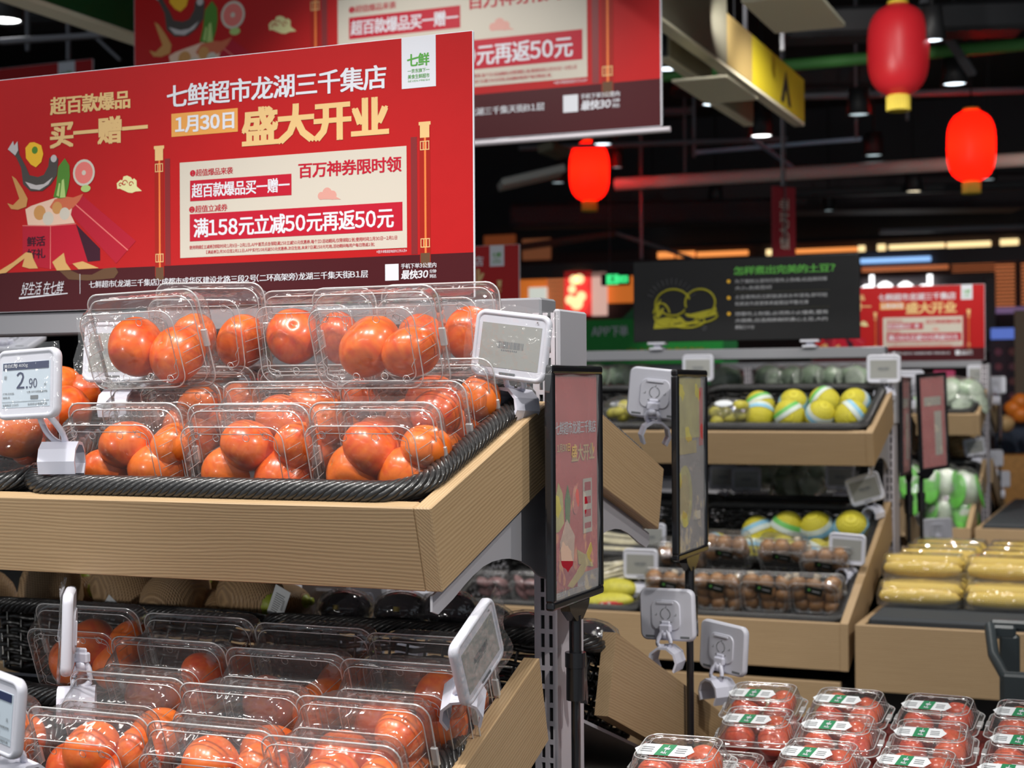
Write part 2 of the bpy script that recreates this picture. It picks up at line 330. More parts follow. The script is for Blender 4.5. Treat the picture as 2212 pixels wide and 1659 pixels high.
# ------------------------------------------------------------------ the display rows
XE = -.763
UT, LT = 17.5, 20.0
def tierM(yc, far, upper):
    t, off, zt, h = (UT, .452, 1.284, .105) if upper else (LT, .862, .781, .127)
    oy = off-(h*sin(R(t)) if upper else 0); z = zt-h*cos(R(t)) if upper else zt-h
    M = T(0, yc-oy, z) @ Rx(t)
    if far: M = T(0, yc, 0) @ Rz(180) @ T(0, -oy, z) @ Rx(t)
    return M
def gondola(yc, xl, label, post_caps=True):
    g = root('display_shelf', label, 'display shelf', T(XE, yc, 0), 'double sided produce display shelves')
    I = T(-XE, -yc, 0)
    def part(b, name, m, M=None): return b.build(name, m, g, I @ M if M is not None else I)
    n = max(1, round((XE-xl)/1.2)); bw = (XE-xl)/n
    for i in range(n+1):                                   # slotted uprights
        x1 = XE-i*bw; x0 = x1-.034
        b = MB(); zt = 1.525
        # front and back faces built as rails with real slots
        for y0, y1 in ((yc-.052, yc-.049), (yc+.049, yc+.052)):
            for xa, xb in ((x0, x0+.0095), (x0+.0150, x0+.0215), (x0+.0270, x1)): b.box(xa, y0, 0, xb, y1, zt)
            k = .06
            while k < zt-.02:
                for xa, xb in ((x0+.0095, x0+.0150), (x0+.0215, x0+.0270)): b.box(xa, y0, k, xb, y1, k+.0065)
                k += .0255
        b.box(x0, yc-.0475, 0, x0+.002, yc+.0475, zt); b.box(x1-.002, yc-.0489, 0, x1, yc+.0489, zt)
        part(b, 'upright', LGREYM)
        part(MB().box(x0+.003, yc-.0485, 0, x1-.003, yc+.0485, zt-.004), 'upright_slot_shade', DARK)  # near-black block puts shade behind the slots of the hollow post
        if i == 0: part(MB().bbox(x1-.004, yc-.052, 1.30, x1+.006, yc+.060, 1.530, .003), 'end_cap', GREYM)
    part(MB().bbox(xl, yc-.03, 1.512, XE-.03, yc+.03, 1.548, .003), 'top_rail', RAILM)
    part(MB().box(xl, yc-.012, .05, XE-.03, yc+.012, .9), 'back_panel', DARK)
    part(MB().box(xl+.02, yc-.80, .03, XE-.03, yc+.80, .60), 'plinth', DARK)
    for far in (0, 1):
        for i in range(n):
            xb = XE-i*bw; xa = xb-bw+.004; sx = (lambda a, b: (-b, -a)) if far else (lambda a, b: (a, b))
            MU = tierM(yc, far, 1); MLo = tierM(yc, far, 0)
            a, b_ = sx(xa, xb-(.022 if i == 0 else 0))
            part(MB().bbox(-(b_-a)/2, 0, 0, (b_-a)/2, .02, .105, .0015), 'front_board', WOOD, MU @ T((a+b_)/2, 0, 0))
            part(MB().box(-(b_-a)/2, .02, -.004, (b_-a)/2, .415, .001), 'shelf_tray', GREYM, MU @ T((a+b_)/2, 0, 0))
            for q, x in enumerate((xb-.022, xa)):
                if q and i < n-1: continue
                a2, b2 = sx(x, x+.022)
                part(MB().bbox(0, 0, -.011, .395, .105, .011, .0015), 'side_board', WOOD, MU @ T((a2+b2)/2, 0, 0) @ Mx(((0, 0, 1, 0), (1, 0, 0, 0), (0, 1, 0, 0), (0, 0, 0, 1))))
            # lower tier
            a3, b3 = sx(xa, xb-(.022 if i == 0 else 0)); F = T(0, yc, 0) @ (Rz(180) if far else Mx())
            fb = F @ T((a3+b3)/2, -.862, .654)
            if far: fb = T(0, yc, 0) @ Rz(180) @ T((a3+b3)/2, -.862, .654)
            part(MB().bbox(-(b3-a3)/2, 0, 0, (b3-a3)/2, .02, .127, .0015), 'front_board', WOOD, fb)
            part(MB().bbox(-(b3-a3)/2, 0, -.41, (b3-a3)/2, .02, -.032, .0015), 'kick_board', WOOD, fb)
            part(MB().box(-(b3-a3)/2, .02, -.004, (b3-a3)/2, .80, .001), 'shelf_tray', GREYM, MLo @ T((a3+b3)/2, 0, 0))
            if i == 0:
                t = R(LT); P = []
                for y, z in ((-.862, .654), (-.088, .942) if not far else (-.158, .925), (-.120, 1.058) if not far else (-.200, 1.045), (-.862, .781)):
                    dy, dz = y+.862, z-.654; P.append((dy*cos(t)+dz*sin(t), -dy*sin(t)+dz*cos(t)))
                a2, b2 = sx(xb-.022, xb)
                o = part(MB().prism(P, -.011, .011), 'side_board', [WOOD, EDGE], MLo @ T((a2+b2)/2, 0, 0) @ Mx(((0, 0, 1, 0), (1, 0, 0, 0), (0, 1, 0, 0), (0, 0, 0, 1))))
            # steel brackets with the arched cut-out
            for xq in ((xb-.014,) if i == 0 else (xb-.014,)):
                Pb = [(-.416, 1.178), (-.05, 1.293), (-.05, 1.155), (-.083, 1.165), (-.11, 1.179), (-.146, 1.191), (-.18, 1.1975), (-.208, 1.2), (-.24, 1.2), (-.268, 1.197), (-.30, 1.189), (-.324, 1.181), (-.358, 1.168), (-.40, 1.155), (-.416, 1.160)]
                s_ = -1 if far else 1
                part(MB().prism([(y*s_, z) for y, z in Pb][::s_], -.0015, .0015), 'bracket', GREYM, T(xq-.003, yc, 0) @ Mx(((0, 0, 1, 0), (1, 0, 0, 0), (0, 1, 0, 0), (0, 0, 0, 1))))
    return g
YA, YB, YC = 2.03, 5.01, 7.99
gondola(YA, -3.163, 'near wooden tiered display shelf holding the tomato boxes under the big red sign')
gondola(YB, -3.163, 'second wooden tiered display shelf holding yellow netted fruit and mushroom boxes')
gondola(YC, -3.163, 'farthest wooden tiered display shelf with cabbages, at the right edge')

def endbin(yc, x1, label, mat_z):
    g = root('end_bin', label, 'display bin', T(XE+.02, yc-.862, 0)); I = T(-(XE+.02), -(yc-.862), 0); x0 = XE+.018
    ya, yb = yc-.862, yc+.862
    def part(b, name, m, M=None): return b.build(name, m, g, I @ M if M is not None else I)
    for y in (ya, yb-.022): part(MB().bbox(-(x1-x0)/2, 0, .605, (x1-x0)/2, .022, .781, .0015), 'front_board', WOOD, T((x0+x1)/2, y, 0))
    for x in (x0, x1-.022): part(MB().bbox(-(yb-ya-.044)/2, -.011, .605, (yb-ya-.044)/2, .011, .781, .0015), 'side_board', WOOD, T(x+.011, (ya+yb)/2, 0) @ Rz(90))
    part(MB().box(x0+.022, ya+.022, .60, x1-.022, yb-.022, .66), 'bin_floor', DARK)
    part(MB().box(x0+.06, ya+.10, 0, x1-.06, yb-.10, .60), 'plinth', DARK)
    part(MB().bbox(x0+.03, ya+.03, .66, x1-.03, yb-.03, mat_z, .008), 'liner_mat', CHAR)
    return g
endbin(YA, .60, 'low wooden bin at the near shelf end holding labelled tomato boxes', .80)
endbin(YB, .60, 'low wooden bin with dark liner holding the corn packs', .800)
endbin(YC, .60, 'far low wooden bin with an empty dark liner mat', .80)

# ------------------------------------------------------------------ promotional sign (flat print on a board)
def promo_sign(M, label, T0=.014):
    g = root('promotion_sign', label, 'sign', M @ Sc(1, 1, .3), None)
    Wd, H = .866, .382
    MB().bbox(0, 0, -T0, Wd, H, 0, .0015).build('board', PWH, g)
    MB().box(.001, .065, 0, Wd-.0015, H-.001, .0006).build('red_print', RED, g)
    MB().box(.001, .001, 0, Wd-.0015, .065, .0006).build('footer_band', DRED, g)
    inlay([MM([(60, 140), (116, 137), (115, 68), (60, 78)]), (MM([(116, 137), (167, 138), (190, 77), (115, 68)]), 1), (MM([(167, 138), (214, 97), (214, 78), (190, 77)]), 2),
           (MM([(163, 172), (178, 185), (283, 106), (267, 92)][::-1]), 0), (MM([(157, 154), (163, 172), (267, 92), (245, 72)][::-1]), 0),
           (MM([(115, 68), (116.6, 68), (117.2, 137), (116, 137)]), 3), (MM([(163, 171), (164.2, 172.6), (268.2, 92.8), (267, 91.5)][::-1]), 3), (MM([(60, 140), (116, 137), (167, 138), (167, 139.2), (116, 138.4), (60, 141.2)]), 3)],
          'gift_box_print', [BRED, BRED2, PURP, PINK], g)
    inlay([(MM([(71, 141), (66, 167), (78, 172), (96, 176), (111, 179), (129, 183), (153, 180), (162, 172), (157, 154), (165, 140), (116, 138.6)]), 0),
           (MM([(115, 168), (125, 180), (143, 184), (162, 181), (182, 186), (174, 175), (162, 165), (153, 161), (125, 160)]), 1), (CI(.095, .160, .012), 2), (CI(.130, .166, .010), 2), (CI(.112, .150, .011), 3), (CI(.145, .156, .010), 3)],
          'splash_print', [STEAM, mat('print_crab', (.55, .12, .05), .5), SHR, CREAM], g, .0014)
    inlay([(MM([(31, 267), (42, 280), (44, 272), (51, 279), (54, 258), (68, 236), (75, 222), (92, 218), (104, 221), (113, 234), (115, 247), (125, 252), (133, 245), (130, 219), (118, 205), (101, 195), (77, 196), (62, 208), (58, 235), (48, 253)]), 0),
           (MM([(66, 212), (77, 200), (95, 197), (113, 205), (122, 216), (104, 206), (88, 205)]), 1), (MM([(31, 267), (42, 280), (44, 272), (51, 279), (52, 264), (46, 256)]), 1), (CI(.124, .246, .006), 1)], 'fish_print', [FISHD, FISHL], g, .0022)
    inlay([(MM([(67, 267), (76, 275), (85, 275), (99, 269), (103, 255), (99, 242), (88, 234), (78, 239), (68, 250)]), 0), (CI(.086, .262, .006), 1)], 'pepper_print', [YEL, GRN1], g, .0022)
    inlay([(MM([(129, 204), (133, 232), (146, 245), (155, 233), (156, 216), (153, 199), (147, 182), (136, 181), (123, 184)]), 0), (MM([(136, 182), (140, 210), (144, 212), (147, 182)]), 1), (MM([(129, 186), (134, 206), (137, 205), (134, 184)]), 1)], 'leaf_print', [GRN1, GRN2], g, .0026)
    inlay([(CI(.1835, .2195, .0215), 1), (CI(.1835, .2195, .0175), 0), (CI(.1835, .2195, .004), 1), (CI(.187, .194, .0095, 16, .6), 2)], 'citrus_print', [PINK, CREAM, GRN2], g, .0024)
    inlay([MM([(29, 179), (41, 175), (54, 185), (46, 205), (39, 223), (47, 218), (61, 200), (71, 184), (68, 171), (51, 167), (37, 169)])], 'shrimp_print', [SHR], g, .0022)
    inlay([MM([(10, 68), (41, 82), (67, 97), (79, 95), (82, 85), (91, 70), (74, 70), (59, 74), (64, 87), (46, 77), (26, 65), (12, 64)]), MM([(120, 79), (143, 93), (147, 77), (157, 65), (129, 65)]), MM([(160, 75), (180, 78), (212, 66), (172, 65.5)])], 'ribbon_print', [RIB], g, .0022)
    inlay([MM([(133, 65), (157, 64), (175, 57), (198, 56), (221, 65), (244, 66), (249, 58), (241, 49), (221, 48), (189, 47), (152, 50)])], 'ribbon_shadow_print', [BROWN], g, .0012)
    cl = MM([(247, 199), (254, 204), (258, 203), (260, 209), (267, 210), (274, 207), (277, 203), (280, 205), (285, 201), (285, 192), (295, 184), (283, 184), (276, 182), (269, 183), (260, 187), (253, 190), (248, 190)])
    def swirl(ox, oy, s, m): 
        b = MB()
        for cx, cy, r in ((.262, .198, .006), (.274, .196, .005), (.254, .196, .004)):
            b.tube([((cx+r*(1-a/14)*cos(a*.55)-.27)*s+ox, (cy+r*(1-a/14)*sin(a*.55)-.196)*s+oy, .0022) for a in range(12)], .0007*s, 4)
        return b.build('cloud_line', m, g)
    inlay([cl], 'cloud_print', [PALEC], g, .0012); swirl(.27, .196, 1, RED)
    for u0, u1, v0, v1 in ((.317, .338, .049, .252), (.778, .799, .053, .256)):
        inlay([(RC(u0+.002, v0, u1-.002, v1-.006), 0), (RC(u0+.0095, v0+.012, u0+.0125, v1-.018), 1), (RC(u0+.003, v1-.022, u1-.003, v1-.002), 2), (RC(u0+.001, v1-.004, u1-.001, v1+.001), 2), (RC(u0+.003, v0-.006, u1-.003, v0+.014), 3)]
              + [(RC(u0+.003+dx, vv, u0+.0042+dx, vv+.012), 2) for vv in (v0+.022, v1-.040) for dx in (.0, .0045, .009, .0135)] + [(RC(u0+.003, vv, u1-.003, vv+.0012), 2) for vv in (v0+.022, v0+.034, v1-.040, v1-.028)],
              'scroll_print', [BAMB, HILI, GOLD, BROWN], g)
        inlay([RC(u1, .066, u1+.010, v1-.02) if u0 < .5 else RC(u0-.012, .066, u0-.002, v1-.02)], 'scroll_shadow_print', [mat('print_shade_red', (.20, .008, .010), .45)], g, .0007)
    inlay([RC(.366, .076, .759, .224)], 'panel_print', [CREAM], g, .001)
    inlay([RC(.385, .163, .566, .195), RC(.384, .101, .752, .143)], 'red_bar_print', [BRED2], g, .0018)
    inlay([RC(.351, .265, .472, .301)], 'date_box_print', [ORNG], g, .001)
    inlay([RC(.752, .307, .807, .3815)], 'logo_box_print', [PWH], g, .001)
    inlay([CI(.627, .163, .008, 14), CI(.617, .159, .006, 12), CI(.636, .159, .007, 12), [(.614, .154), (.650, .152), (.636, .160)]], 'pale_cloud_print', [mat('print_pale_pink', (.62, .30, .25), .5)], g, .0016)
    X = lambda s, b, m, bold=.02, sh=0, z=.002: text(s, b[0]/1000, b[1]/1000, b[2]/1000, b[3]/1000, m, g, z, bold, sh)
    X('七鲜超市龙湖三千集店', (343, 310, 727, 346), PWH, .026); X('超百款爆品', (117, 316, 274, 345), GOLD, .04); X('买一赠一', (116, 262, 307, 306), GOLD, .045)
    X('1月30日', (358, 270, 466, 296), PWH, .045); X('盛大开业', (479, 240, 731, 300), GOLD, .05)
    X('❶超值爆品来袭', (385, 201, 463, 212), BRED2, .02); X('百万神券限时领', (578, 187, 751, 210), BRED2, .03); X('超百款爆品买一赠一', (388, 168, 563, 190), PWH, .025, z=.0026)
    X('❷超值立减券', (383, 145, 453, 156), BRED2, .02); X('满158元立减50元再返50元', (391, 106, 738, 136), PWH, .03, z=.0026)
    X('使用明细:【立减券】领取时间：1月9日-2月1日，APP首页点击领取满158立减50元优惠券，每个ID活动期间，仅限领取1张；使用时间：1月30日-2月1日', (383, 88, 743, 94.5), BRED2, .012)
    X('【满返券】1月30日至2月11日，APP实付108元返50元优惠券，次日生效，未来7日满158元可用，活动期间每用户每日限返1张；', (414, 80, 706, 86), BRED2, .012)
    X('*更多详情请咨询店内工作人员*', (709, 69.5, 759, 74), PWH, .01)
    X('七鲜', (761, 338, 797, 357), GREENP, .035); X('一京东旗下一', (762, 329, 797, 335), GREENP, .012); X('美食生鲜超市', (762, 320.5, 797, 327), GREENP, .012); X('SEVEN FRESH', (762, 316, 797, 318.5), GREENP, .01)
    X('鲜活', (69, 106, 106, 122), PURP, .03, z=.0024); X('好礼', (69, 86, 106, 102), PURP, .03, z=.0020)
    X('好生活 在七鲜', (56, 27, 143, 48), PWH, .01, .35); inlay([[(.052, .021), (.150, .027), (.150, .0285), (.052, .024)], RC(.174, .026, .1748, .058)], 'rule_print', [PWH], g, .0012)
    X('七鲜超市（龙湖三千集店）：成都市成华区建设北路三段2号（二环高架旁）龙湖三千集天街B1层', (192, 34.5, 695, 46), PWH, .018)
    X('手机下单3公里内', (749, 45.5, 806, 53), PWH, .02); X('最快30', (749, 30, 793, 43.5), PWH, .035, .15); X('分钟', (795, 37.5, 806, 43), PWH, .02); X('到达', (795, 30.5, 806, 36), PWH, .02)
    inlay([RC(.723, .029, .745, .053)], 'blank_square_print', [PWH], g)
    return g
UPR = Rx(90)
sg = promo_sign(T(-1.759, 1.996, 1.550) @ UPR, 'big sharp red grand opening sign with gold lettering standing above the near tomato shelf')
clone(sg, T(-.776-.866, 7.96, 1.546) @ UPR @ Sc(1, 1, .3), 'small distant red opening sign at right, standing behind the black chalkboard sign')
clone(sg, T(-2.063-.866, 5.0, 1.548) @ UPR @ Sc(1, 1, .3), 'red sign mostly hidden behind the right edge of the big sharp sign')
k2 = (3.269-1.357)/.866
clone(sg, T(-3.269, 4.416, 2.205) @ UPR @ Sc(k2, k2, .6), 'large hanging red banner overhead, cut off by the top of the photo')
clone(sg, T(-5.70-1.9, 7.3, 3.36-.84) @ UPR @ Sc(2.2, 2.2, .6), 'dark red hanging banner at far upper left, only its top edge showing')
# silver rod under the big banner
tag(MB().tube([(-3.30, 4.412, 2.193), (-1.33, 4.412, 2.193)], .009, 8).build('banner_rod', LGREYM), 'thin silver rod along the bottom edge of the large hanging banner', 'rod')
for x in (-3.0, -1.6): tag(MB().tube([(x, 4.42, 3.05), (x, 4.42, 4.6)], .003, 5).build('hanging_wire', LGREYM), ('left' if x < -2 else 'right')+' thin wire holding the large red banner up from the ceiling', 'wire', 'banner wires')

# chalkboard sign about potatoes
g = root('chalkboard_sign', 'black chalkboard sign with yellow potato drawing and green heading', 'sign', T(-1.639, 4.99, 1.575) @ UPR)
MB().bbox(0, 0, -.008, .766, .274, 0, .002).build('board', CHALK, g)
def arc(cx, cy, rx, ry, a0, a1, r=.0022, n=18): return [(cx+rx*cos(R(a0+(a1-a0)*i/n)), cy+ry*sin(R(a0+(a1-a0)*i/n)), .001) for i in range(n+1)]
b = MB()
for a in (arc(.140, .125, .062, .052, 20, 200), arc(.235, .130, .052, .045, -60, 200), arc(.150, .085, .075, .035, 170, 360), arc(.100, .080, .030, .050, 20, 160), arc(.19, .068, .06, .022, 150, 380), arc(.22, .088, .075, .028, 230, 360), arc(.14, .118, .045, .03, 200, 340)):
    b.tube(a, .0036, 4)
b.build('potato_outline', OLIVE, g)
inlay([(MM([(84, 78), (120, 84), (160, 78), (175, 66), (120, 58), (90, 60)]), 0), (MM([(200, 92), (240, 100), (280, 108), (284, 122), (292, 108), (286, 92), (240, 84)]), 0), (MM([(78, 100), (84, 130), (100, 148), (92, 125), (92, 104)]), 0), (MM([(72, 45), (150, 48), (215, 58), (242, 74), (200, 66), (150, 58), (100, 56), (78, 76)]), 0), (MM([(235, 75), (292, 88), (296, 98), (240, 86), (180, 96), (190, 84)]), 0), (MM([(80, 98), (110, 118), (104, 96), (84, 78)]), 0), (MM([(150, 90), (170, 82), (190, 60), (172, 62)]), 0)], 'potato_shading', [OLIVE], g)
b = MB()
for k in range(13):
    a = R(20+k*11.5); b.tube([(.135+.07*cos(a), .13+.065*sin(a), .001), (.135+.09*cos(a), .13+.085*sin(a), .001)], .0008, 4)
b.tube(arc(.250, .043, .006, .006, 0, 360), .001, 4).build('chalk_rays', mat('faint_chalk', (.10, .10, .11), .6), g)
text('怎样煮出完美的土豆？', .352, .218, .688, .246, GREENP, g, bold=.03)
CH2 = mat('print_chalk_grey', (.42, .42, .44), .5)
for s, y, x1 in (('为了做到土豆均匀受热上色哦，应选择同等', .190, .662), ('大小，去皮后切', .168, .478), ('土豆煮熟后立即放进凉水中浸泡，即可轻', .138, .662), ('松剥去外皮使其表面更加平整光滑', .116, .60), ('想要吃上粉面，必须用小火慢煮，要用', .082, .662), ('大锅煮，应选用新鲜的黄心土豆，大约', .060, .662), ('煮制三十分', .038, .420)):
    text(s, .355, y, x1, y+.013, CH2, g, bold=.01)
for y in (.198, .143, .090): inlay([CI(.334, y, .006, 12)], 'bullet_dot', [YEL], g)
inlay([RC(.35, y, .67, y+.0008) for y in (.160, .105)], 'divider_line', [mat('faint_olive', (.08, .07, .03), .6)], g)
for x in (-1.555, -1.035):
    tag(MB().bbox(x-.022, 4.97, 1.548, x+.022, 5.03, 1.556, .001).bbox(x-.012, 4.985, 1.556, x+.012, 5.015, 1.566, .001).bbox(x-.03, 4.975, 1.566, x+.03, 5.02, 1.574, .001).build('sign_holder', WHITE), ('left' if x < -1.3 else 'right')+' white plastic clip carrying the black chalkboard sign', 'sign holder', 'chalkboard sign holders')

# green sign
g = root('green_sign', 'green sign offering app orders, left of and behind the chalkboard', 'sign', T(-3.05, 7.9, 1.55) @ UPR)
MB().bbox(0, 0, -.01, .95, .245, 0, .003).build('board', BODYG, g)
text('APP下单', .215, .150, .425, .210, PWH, g, bold=.035); text('“省钱 又新鲜”', .36, .03, .88, .085, OLIVE, g, bold=.03)
g = root('arched_green_sign', 'tall dark green arched sign standing behind the app sign', 'sign', T(-2.75, 8.4, 1.4) @ UPR)
MB().prism([(-.35, .0), (.6, 0), (.6, .60), (.45, .62), (.3, .61), (.15, .57), (0, .49), (-.12, .38), (-.22, .22)], -.01, 0).build('board', mat('deep_green_sign', (.02, .19, .05), .5), g)

# ------------------------------------------------------------------ woven baskets
def braid_path(w, d, r, n, z=0):
    P = rr(w, d, r, 8, 30); L = [0]
    for i in range(len(P)): L.append(L[-1]+(V(P[(i+1) % len(P)])-V(P[i])).length)
    tot = L[-1]; out = []
    j = 0
    for k in range(n):
        s = tot*k/n
        while L[j+1] < s: j += 1
        a, b = V(P[j]), V(P[(j+1) % len(P)]); t = (s-L[j])/(L[j+1]-L[j]+1e-9); p = a+(b-a)*t; tt = (b-a).normalized(); out.append((p, tt, s))
    return out, tot
def basket_tree(name, w, d, h, label):
    g = root(name, label, 'basket')
    n = 210; path, tot = braid_path(w, d, .05, n); b = MB(); ns = 9; turns = round(tot/.105)
    for k in range(ns):
        P = []
        for p, t, s in path:
            a = 2*pi*(s/tot*turns+k/ns); nn = V((t.y, -t.x)); o = p+nn*(.013*cos(a)); P.append((o.x, o.y, h+.010*sin(a)))
        b.tube(P, .0043, 6, True)
    P = [(p.x, p.y, h) for p, t, s in path]; b.tube(P, .0085, 6, True)
    b.build('rim', RATTAN, g)['kind'] = 'stuff'
    b = MB(); lv = 9
    for L in range(lv):
        z = .008+(h-.016)*L/(lv-1); sh = .022*(1-L/(lv-1)); pt, tt_ = braid_path(w-.014-2*sh, d-.014-2*sh, .045, 224)
        P = []
        for i, (p, t, s) in enumerate(pt):
            nn = V((t.y, -t.x)); o = p+nn*(.0045*cos(pi*i/4+(L % 2)*pi)); P.append((o.x, o.y, z+.0015*sin(pi*i/4)))
        b.tube(P, .0046, 5, True, flat=.55)
    b.build('woven_side', RATTAN, g)['kind'] = 'stuff'
    b = MB()
    pt, _ = braid_path(w-.014, d-.014, .045, 56); pb, _ = braid_path(w-.058, d-.058, .045, 56)
    for (p, t, s), (q, t2, s2) in zip(pt, pb): b.tube([(q.x, q.y, .002), (p.x, p.y, h)], .0026, 4)
    b.build('stakes', RATTAN, g)['kind'] = 'stuff'
    MB().prism(rr(w-.06, d-.06, .045, 4), .002, .005).build('basket_floor', DARK, g)
    return g
BW = .575
Bsrc = None
def basket(M, label, group='black woven baskets'):
    global Bsrc
    if Bsrc is None: Bsrc = basket_tree('woven_basket', BW, .395, .108, label); Bsrc.matrix_basis = M; Bsrc['group'] = group; return Bsrc
    return clone(Bsrc, M, label, group)
ORD = ['at the open end', 'next in from the end', 'third from the end', 'fourth from the end']
for yc, nm in ((YA, 'near'), (YB, 'second'), (YC, 'farthest')):
    for far in (0, 1):
        for upper in (1, 0):
            M = tierM(yc, far, upper); nx = 2 if (yc > 3 or not upper) else 2
            for i in range(nx):
                xc = XE-.022-.004-BW/2-.005-i*(BW+.006)
                ys = [.225] if upper else ([.575] if far == 0 and yc == YB else [.575, .16] if False else [.575])
                for y in ys:
                    zz = .004+(.0 if upper else .008)
                    basket(M @ T(-xc if far else xc, y if upper else (.215 if (yc == YA and not far) else .60), zz),
                           f"black woven basket, {['front','back'][far]} {['lower','upper'][upper]} tier of {nm} display, {ORD[i]}")
for i in range(2):   # second, higher basket on near and second lower tiers
    xc = XE-.022-.009-BW/2-i*(BW+.006)
    basket(tierM(YA, 0, 0) @ T(xc, .46, .012) , f'black woven basket under the lower stacked tomato boxes, {ORD[i]}')
    basket(tierM(YB, 0, 0) @ T(xc, .275, .0) , f'black woven basket under the mushroom boxes, {ORD[i]}')

# ------------------------------------------------------------------ tomatoes and clamshell boxes
def tomato_tree(mt, flat=.84, seed=0, name='tomato'):
    rd = random.Random(seed); g = root(name, 'x', 'tomato'); b = MB(); prof = []
    n = 30; K = 30; L = []; ph = [rd.uniform(0, 6.3) for _ in range(3)]; am = [rd.uniform(.012, .03), rd.uniform(.008, .02), rd.uniform(.01, .022)]
    for k in range(K+1):
        u_ = -1+2*k/K; t = pi/2*math.copysign(1-(1-abs(u_))**1.45, u_); cr, cz = cos(t), sin(t)
        dim = (.05+.02*(seed % 3))*math.exp(-((1-cz)/.07))+.05*math.exp(-((1-cz)/.004)) if cz > 0 else .03*math.exp(-((1+cz)/.02))
        row = []
        for i in range(n):
            a = 2*pi*i/n; lob = 1+am[0]*cos(3*a+ph[0])+am[1]*cos(5*a+ph[1])*(.4+.6*max(0, cz))+am[2]*cos(2*a+ph[2])
            cf = max(cr, .015); row.append((cf*lob*cos(a), cf*lob*sin(a), (cz-math.copysign(dim, cz))*flat))
        L.append(row)
    b.loft(L); b.build('skin', mt, g)
    MB().lathe([(.050, (.895-.02*(seed % 3))*flat), (.03, (.91-.02*(seed % 3))*flat), (.004, (.90-.02*(seed % 3))*flat)], 10).build('stem_scar', SCAR, g)
    return g
TS = [tomato_tree(TOM, .86, 1), tomato_tree(TOM, .80, 2), tomato_tree(TOM, .92, 3), tomato_tree(TOMR, .82, 4)]
used = [False]*4
def put(src, flag, i, M, label, group):
    if not flag[i]: flag[i] = True; o = src[i]; o.matrix_basis = M; o['label'] = label; o['group'] = group; return o
    return clone(src[i], M, label, group)
def tomato(p, r, label, group, kind=None, rd=random):
    k = kind if kind is not None else rd.choice((0, 1, 2, 0))
    M = T(*p) @ Euler((rd.uniform(-1.2, 1.2), rd.uniform(-1.2, 1.2), rd.uniform(0, 6.3))).to_matrix().to_4x4() @ Sc(r)
    return put(TS, used, k, M, label, group)

def box_mesh(w, h, t, lid_h):
    # tray below the flange, lid above; local z = thickness direction, face of the lid at +z
    def wall(w_, h_, z, r, a=0):
        P = rr(w_, h_, r*1.0, 5, 13); Q = []
        for i, (x, y) in enumerate(P):
            k = 1-(a if (i % 2 and a) else 0)/max(abs(x), abs(y)); Q.append((x*k, y*k, z))
        return Q
    zf = t-lid_h
    tr = MB().loft([wall(w+.012, h+.012, zf-.0004, .020), wall(w, h, zf, .018), wall(w-.002, h-.002, zf-.004, .018), wall(w-.004, h-.004, zf-.0055, .018, .0012), wall(w-.012, h-.012, .010, .020, .0016), wall(w-.018, h-.018, .003, .020), wall(w-.028, h-.028, .0, .018), wall(w-.050, h-.050, .0004, .014), wall(w-.054, h-.054, .003, .014)], cap0=False)
    ld = MB().loft([wall(w+.013, h+.013, zf+.0006, .020), wall(w+.001, h+.001, zf+.001, .018), wall(w-.001, h-.001, zf+.006, .018), wall(w-.003, h-.003, zf+.0075, .018, .0010), wall(w-.010, h-.010, t-.010, .020, .0012), wall(w-.015, h-.015, t-.003, .019), wall(w-.022, h-.022, t, .017), wall(w-.036, h-.036, t, .014), wall(w-.039, h-.039, t-.0022, .013), wall(w-.044, h-.044, t-.0022, .012)], cap0=False)
    rg = MB()
    for z, s, r in ((zf, .0125, .0013), (t-.0010, -.018, .0009), (t-.0018, -.0375, .0007), (zf+.007, -.001, .0009)):
        P = rr(w+s, h+s, .019 if s > -.03 else .012, 5, 1); rg.tube(z3(P, z), r, 4, True)
    for sx in (-1, 1):
        for x, y in ((.30, .33), (.30, -.33), (.12, -.30), (.13, .31)): rg.tube(z3(CI(sx*x*w, y*h, .0048, 10), t-.0015), .0005, 4, True)
        rg.tube([(sx*w*.40, h*.12, t-.002), (sx*w*.36, h*.20, t-.002), (sx*w*.37, h*.27, t-.002), (sx*w*.30, h*.30, t-.002), (sx*w*.26, h*.37, t-.002)], .0006, 4)
        rg.tube([(sx*w*.40, -h*.12, t-.002), (sx*w*.36, -h*.20, t-.002), (sx*w*.37, -h*.27, t-.002), (sx*w*.30, -h*.30, t-.002), (sx*w*.26, -h*.37, t-.002)], .0006, 4)
        for k in range(6): rg.tube([(sx*(w/2-.004), h*(-.3+.12*k), zf+.006), (sx*(w/2-.008), h*(-.3+.12*k), t-.006)], .0006, 3)
        rg.bbox(sx*(w/2+.004)-.004, -.012, zf-.002, sx*(w/2+.004)+.005, .012, zf+.003, .001)
    return tr, ld, rg
def pack_tree(name, w, h, t, lid_h):
    g = root(name, 'x', 'clear box'); tr, ld, rg = box_mesh(w, h, t, lid_h)
    tr.build('tray', CLEAR, g); ld.build('lid', CLEAR, g); rg.build('rim', CRIDGE, g); return g
PW, PH, PT = .168, .124, .091
PS = [pack_tree('clear_box', PW, PH, PT, .046)]; pu = [False]
def stick(p, w, h, M): return MB().bbox(-w/2, -h/2, 0, w/2, h/2, .0006, .0002).build('price_sticker', PAPER, p, M)
POSN = {0: 'lower left', 1: 'lower right', 2: 'upper', 3: 'upper right'}
